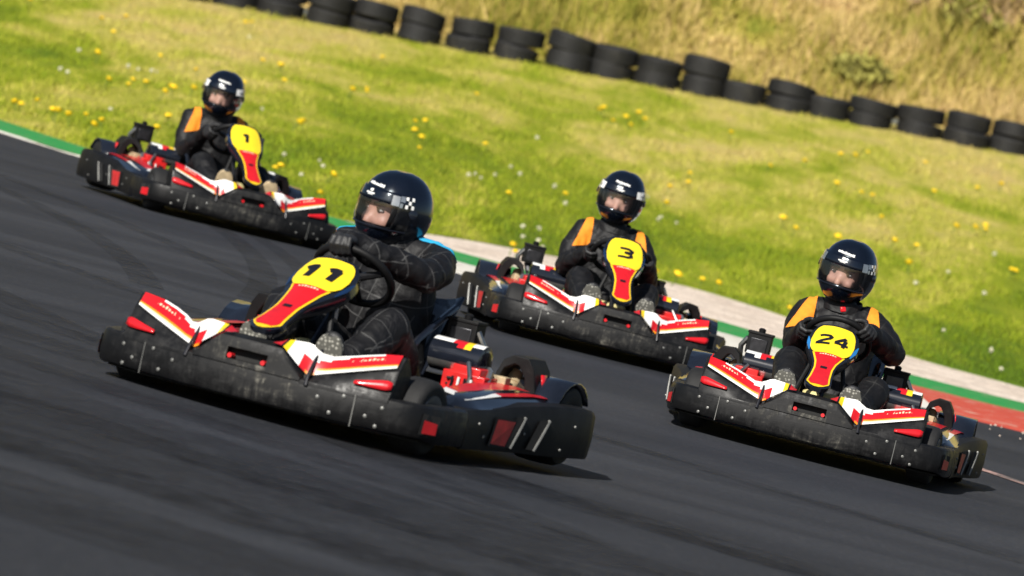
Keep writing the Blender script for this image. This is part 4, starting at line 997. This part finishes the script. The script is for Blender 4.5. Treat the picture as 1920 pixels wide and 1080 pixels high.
        b.tube([P + d * .018 - WAX * .030 + TT * .030, P + d * .006 - WAX * .027 + TT * .048, P - d * .008 - WAX * .018 + TT * .062], [.013, .0115, .0095], 'glove_leather', n=10, round_ends=True)
        g = remesh(b, 'glove', .0042, 1, root); g.data.materials.append(MATS['glove_leather'])
    # boots, soles to the pedals
    for k, s in (('R', 1), ('L', -1)):
        an = Vector(cfg['an' + k]); dr = Vector((s * .06, .42, .91)).normalized(); fwd = Vector((0, .91, -.42)).normalized()
        b = MB(); hl = an + fwd * .005 - dr * .045
        b.tube([an - fwd * .03 - dr * .0, an], [.05, .052], 'glove_leather', n=12, round_ends=True)
        b.tube([hl, hl + dr * .06, hl + dr * .12, hl + dr * .165], [(.040, .040), (.042, .038), (.047, .030), (.040, .022)], 'glove_leather', n=14, side=(1, 0, 0), round_ends=True)
        so_ = remesh(b, 'boot', .007, 2, root); so_.data.materials.append(MATS['glove_leather'])
        b = MB(); rows = []
        for tq, wq in ((-.030, .012), (-.022, .028), (0, .040), (.06, .042), (.12, .049), (.165, .045), (.190, .032), (.198, .014)):
            c = hl + dr * tq + fwd * (.041 - .010 * max(0, tq) / .16 - .006 * max(0, tq - .12) / .07)
            rows.append([c + Vector((-wq, 0, 0)) - fwd * .012, c + Vector((-wq, 0, 0)), c + Vector((0, 0, 0)) + fwd * .004, c + Vector((wq, 0, 0)), c + Vector((wq, 0, 0)) - fwd * .012])
        b.grid(rows, cfg['sole']); b.build('sole', so_)
    # helmet
    HS = cfg.get('hs', 1.0)
    def hs(az, el, off=0.0):
        ca, sa, ce, se = math.cos(az), math.sin(az), math.cos(el), math.sin(el)
        e_ = .9
        sg = lambda v, p: math.copysign(abs(v) ** p, v)
        x = HS * (.122 + off) * sg(sa, e_) * sg(ce, .86); y = HS * (.136 + off) * sg(ca, e_) * sg(ce, .86); z = HS * (.143 + off) * sg(se, .95)
        if se < 0 and ca > 0: y += .018 * min(1, -se * 2) * ca; x *= 1 - .10 * (-se) ** 2
        if se < 0: x *= 1 - .13 * (-se) ** 2
        if se < 0 and ca < 0: y *= 1 - .22 * se * se
        return hp3(x, y, z + .006)
    AZ = [R(-180 + 7.5 * i) for i in range(49)]; EL = [R(e) for e in (89.5, 80, 70, 60, 50, 40, 31, 25, 19, 10, 0, -10, -19, -26, -31, -38, -46, -54, -60)]
    mb = MB()
    inop = lambda i, j: R(-19) - 1e-6 < EL[i + 1] and EL[i] < R(19) + 1e-6 and abs((AZ[j] + AZ[j + 1]) / 2) < R(55)
    mb.grid([[hs(a, e) for a in AZ] for e in EL], 'helmet_black', skip=inop)
    hel = mb.build('helmet', root, solid=.006, weld=True, angle=50)
    mb = MB(); mb.grid([[hs(a, e, -.008) for a in AZ] for e in EL if e < R(60)], 'padding', skip=lambda i, j: abs((AZ[j] + AZ[j + 1]) / 2) < R(45) and 3 <= i <= 8)
    mb.build('padding', hel, solid=.012)
    VA = [R(-78 + 6.5 * i) for i in range(25)]
    mb = MB(); mb.grid([[hs(a, R(e), .0045) for a in VA] for e in (12, 6, 0, -8, -15, -21)], 'visor_clear'); mb.build('visor', hel)
    mb = MB(); mb.grid([[hs(a, R(e), .0048) for a in VA] for e in (29, 25, 21, 16, 11.5)], 'helmet_black'); ss = mb.build('visor_band', hel, solid=.002)
    mb = MB(); mb.tube([hs(a, R(-22), .004) for a in VA], .0032, 'gloss_black', n=6); mb.build('visor_seal', hel)
    def decal(cells, mat, name, off=.0066):
        b = MB()
        for (a0, a1, e0, e1) in cells:
            n_ = max(1, int(abs(a1 - a0) / 6))
            b.grid([[hs(R(a0 + (a1 - a0) * q / n_), R(e0 + (e1 - e0) * r / 2), off) for q in range(n_ + 1)] for r in range(3)], mat)
        return b.build(name, hel)
    rr = random.Random(cfg['seed'])
    cells, a = [], -19.0
    while a < 17:
        w_ = rr.uniform(2.2, 3.8); cells.append((a, a + w_, 33.0 + a * .05, 36.5 + rr.uniform(0, 1.8) + a * .05)); a += w_ + rr.uniform(.3, 1.0)
    decal(cells, 'white_vinyl', 'forehead_lettering', .0022)
    decal([(-3, 2, 22, 26), (-8, 8, 18.5, 20.5), (-5, 4, 16.8, 17.8)], 'white_vinyl', 'visor_logo')
    for s in (-1, 1):
        cells = [(s * 42, s * 55, 11, 25), (s * 56, s * 64, 18, 26), (s * 56, s * 61, 10, 16)]
        decal(cells, 'silver_band' if cfg.get('flag', 1) else 'white_vinyl', 'visor_flag')
        cells = [(s * (65 + 5 * i), s * (69.5 + 5 * i), 10 + 5.6 * j, 15 + 5.6 * j) for i in range(3) for j in range(3) if (i + j) % 2 == 0]
        decal(cells, 'white_vinyl', 'chequer_flag')
        b = MB(); c = hs(s * R(80), R(4), .004); n_ = (c - hc).normalized(); b.tube([c - n_ * .004, c + n_ * .004, c + n_ * .006], [.016, .016, .010], 'gloss_black', n=14); b.build('visor_pivot', hel)
    if cfg.get('extra') == 'chin': 
        b = MB(); b.box(hp3(-.045, .06, -.145), (.026, .020, .024), 'red_vinyl', rot=(.2, .3, .4)); b.build('chin_strap', hel, bevel=.005)
    # stand-up collar
    b = MB(); rows = []
    for i in range(25):
        a = 2 * PI * i / 24; dx, dy = math.cos(a), math.sin(a)
        rows.append([(nb.x + dx * .088, sy + .025 + dy * .080, shz + .028 - .012 * dy), (nb.x + dx * .084, sy + .025 + dy * .076, shz + .060 - .012 * dy), (nb.x + dx * .080, sy + .025 + dy * .072, shz + .072 - .012 * dy), (nb.x + dx * .076, sy + .025 + dy * .068, shz + .062 - .012 * dy), (nb.x + dx * .076, sy + .025 + dy * .068, shz + .03)])
    b.grid(rows, cfg['suit']); b.build('collar', root)
    # coloured shoulder yokes cut from the suit and laid over it
    for s in (-1, 1):
        cx = hc.x * .7
        if cfg['patch'] == 'blue_fabric':       # narrow blue piping over the top of the shoulder
            from mathutils.bvhtree import BVHTree
            tree = BVHTree.FromPolygons([v.co for v in me.vertices], [tuple(p.vertices) for p in me.polygons]); rows = []
            for i in range(15):
                row = []
                for j in range(4):
                    x = cx + s * (.080 + .0098 * i); y = sy - .012 + .016 * j - .0015 * i
                    h = tree.ray_cast(Vector((x, y, shz + .4)), Vector((0, 0, -1)))
                    if h[0] is not None: row.append(h[0] + h[1] * .004)
                if len(row) == 4 and row[0].z > shz - .08: rows.append(row)
            b = MB(); b.grid(rows, 'blue_fabric'); b.build('shoulder_piping', root, solid=.003)
            continue
        bm = bmesh.new(); bm.from_mesh(me)
        planes = [((cx + s * .083, 0, 0), (-s, 0, .05)), ((cx + s * .178, 0, shz), (s, -.15, .22)), ((0, 0, shz - .020), (-s * .35, .1, -1)), ((0, sy - .09, 0), (0, -1, 0))]
        for co, no in planes:
            bmesh.ops.bisect_plane(bm, geom=bm.verts[:] + bm.edges[:] + bm.faces[:], plane_co=co, plane_no=no, clear_outer=True)
        left, groups = set(bm.verts), []
        while left:
            st_ = [left.pop()]; g_ = set(st_)
            while st_:
                for e_ in st_.pop().link_edges:
                    for w_ in e_.verts:
                        if w_ in left: left.discard(w_); g_.add(w_); st_.append(w_)
            groups.append(g_)
        big_ = max(groups, key=len)
        bmesh.ops.delete(bm, geom=[v for g_ in groups if g_ is not big_ for v in g_], context='VERTS')
        for v in bm.verts: v.co += v.normal * .0035
        m2 = bpy.data.meshes.new('shoulder_patch'); bm.to_mesh(m2); bm.free(); m2.materials.clear(); m2.materials.append(MATS[cfg['patch']])
        for p in m2.polygons: p.material_index = 0
        if len(m2.polygons):
            o = bpy.data.objects.new('shoulder_patch', m2); COL.objects.link(o); o.parent = root
    return root

POSES = {  # x, y, yaw, pitch, roll, z on the track
    '11': (-0.4004186, 17.5341900, 0.3666632, -0.0093839, 0.0208931, 0.0011134),
    '24': (1.4143114, 22.6328783, 0.1243845, 0.0141361, 0.0040898, 0.0012160),
    '3': (0.4547192, 26.9924505, -0.0844352, 0.0057674, -0.0119400, -0.0046555),
    '1': (-1.8631991, 31.0434708, -0.3390930, -0.0118408, -0.0108222, 0.0049430)}
def kart_matrix(k):
    x, y, a, p, r, z = POSES[k]
    return Matrix.Translation((x, y, z)) @ Matrix.Rotation(PI - a, 4, 'Z') @ Matrix.Rotation(p, 4, 'X') @ Matrix.Rotation(r, 4, 'Y')
master = build_kart()
KL = {'11': 'red, white and black go-kart numbered 11, nearest of the karts',
      '24': 'red, white and black go-kart numbered 24, rightmost beside the red kerb',
      '3': 'red, white and black go-kart numbered 3, in front of the gravel strip',
      '1': 'red, white and black go-kart numbered 1, rearmost beside the green kerb'}
karts = {}
for i, k in enumerate(('11', '24', '3', '1')):
    root = master if i == 0 else copy_tree(master)
    root.matrix_world = kart_matrix(k); karts[k] = root
    tag(root, KL[k], 'go-kart', 'racing go-karts on the track')
for k, zt, kw in (('11', .535, dict(wd=.062, ht=.074, thick=.026, gap=.018, v0=.645)), ('24', .545, dict(wd=.060, ht=.074, thick=.0165, gap=.013)), ('3', .590, dict(wd=.078, ht=.082, thick=.0185)), ('1', .592, dict(wd=.05, ht=.074, thick=.021))):
    build_fairing(zt, k, karts[k], f'black fairing with yellow plate numbered {k}', **kw)

CFG = {
 '11': dict(hs=.94, shw=.160, head=(.056, -.09, .703), hyaw=25, hpitch=4, hroll=-4, shz=.575, shy=-.13, elR=(.21, .08, .38), elL=(-.175, .09, .525), haR=-25, haL=84, knR=(.17, .36, .34), knL=(-.175, .31, .345), anR=(.12, .60, .155), anL=(-.135, .60, .175), suit='suit_checked', patch='blue_fabric', sole='sole_grey', seed=1),
 '24': dict(head=(.050, -.09, .762), hyaw=12, hpitch=8, hroll=-5, shz=.578, shy=-.13, elR=(.19, .05, .42), elL=(-.225, .04, .475), haR=2, haL=142, knR=(.165, .34, .345), knL=(-.20, .38, .305), anR=(.135, .66, .19), anL=(-.13, .66, .185), suit='suit_plain', patch='orange_fabric', sole='sole_grey', seed=2, extra='chin'),
 '3': dict(head=(.028, -.09, .764), hyaw=13, hpitch=9, hroll=-4, shz=.572, shy=-.13, elR=(.228, -.01, .372), elL=(-.20, -.02, .40), haR=-12, haL=185, knR=(.17, .36, .325), knL=(-.17, .36, .325), anR=(.125, .66, .20), anL=(-.135, .66, .195), suit='suit_plain', patch='orange_fabric', sole='sole_grey', seed=3, flag=0),
 '1': dict(head=(.024, -.09, .71), hyaw=25, hpitch=9, hroll=-4, shz=.548, shy=-.13, elR=(.185, -.05, .33), elL=(-.225, -.02, .37), haR=5, haL=170, knR=(.165, .35, .31), knL=(-.17, .36, .31), anR=(.115, .64, .19), anL=(-.145, .64, .19), suit='suit_plain', patch='orange_fabric', sole='beige_suede', seed=4, flag=0)}
PL = {'11': 'driver in black checked suit with blue shoulder trim, sitting in kart 11',
      '24': 'driver in black suit with orange shoulders and red chin strap, sitting in kart 24',
      '3': 'driver in black suit with orange shoulders, sitting in kart 3',
      '1': 'driver in black suit with orange shoulders and tan soles, sitting in kart 1'}
for k in CFG: build_driver(kart_matrix(k), CFG[k], PL[k])
bpy.context.view_layer.update()
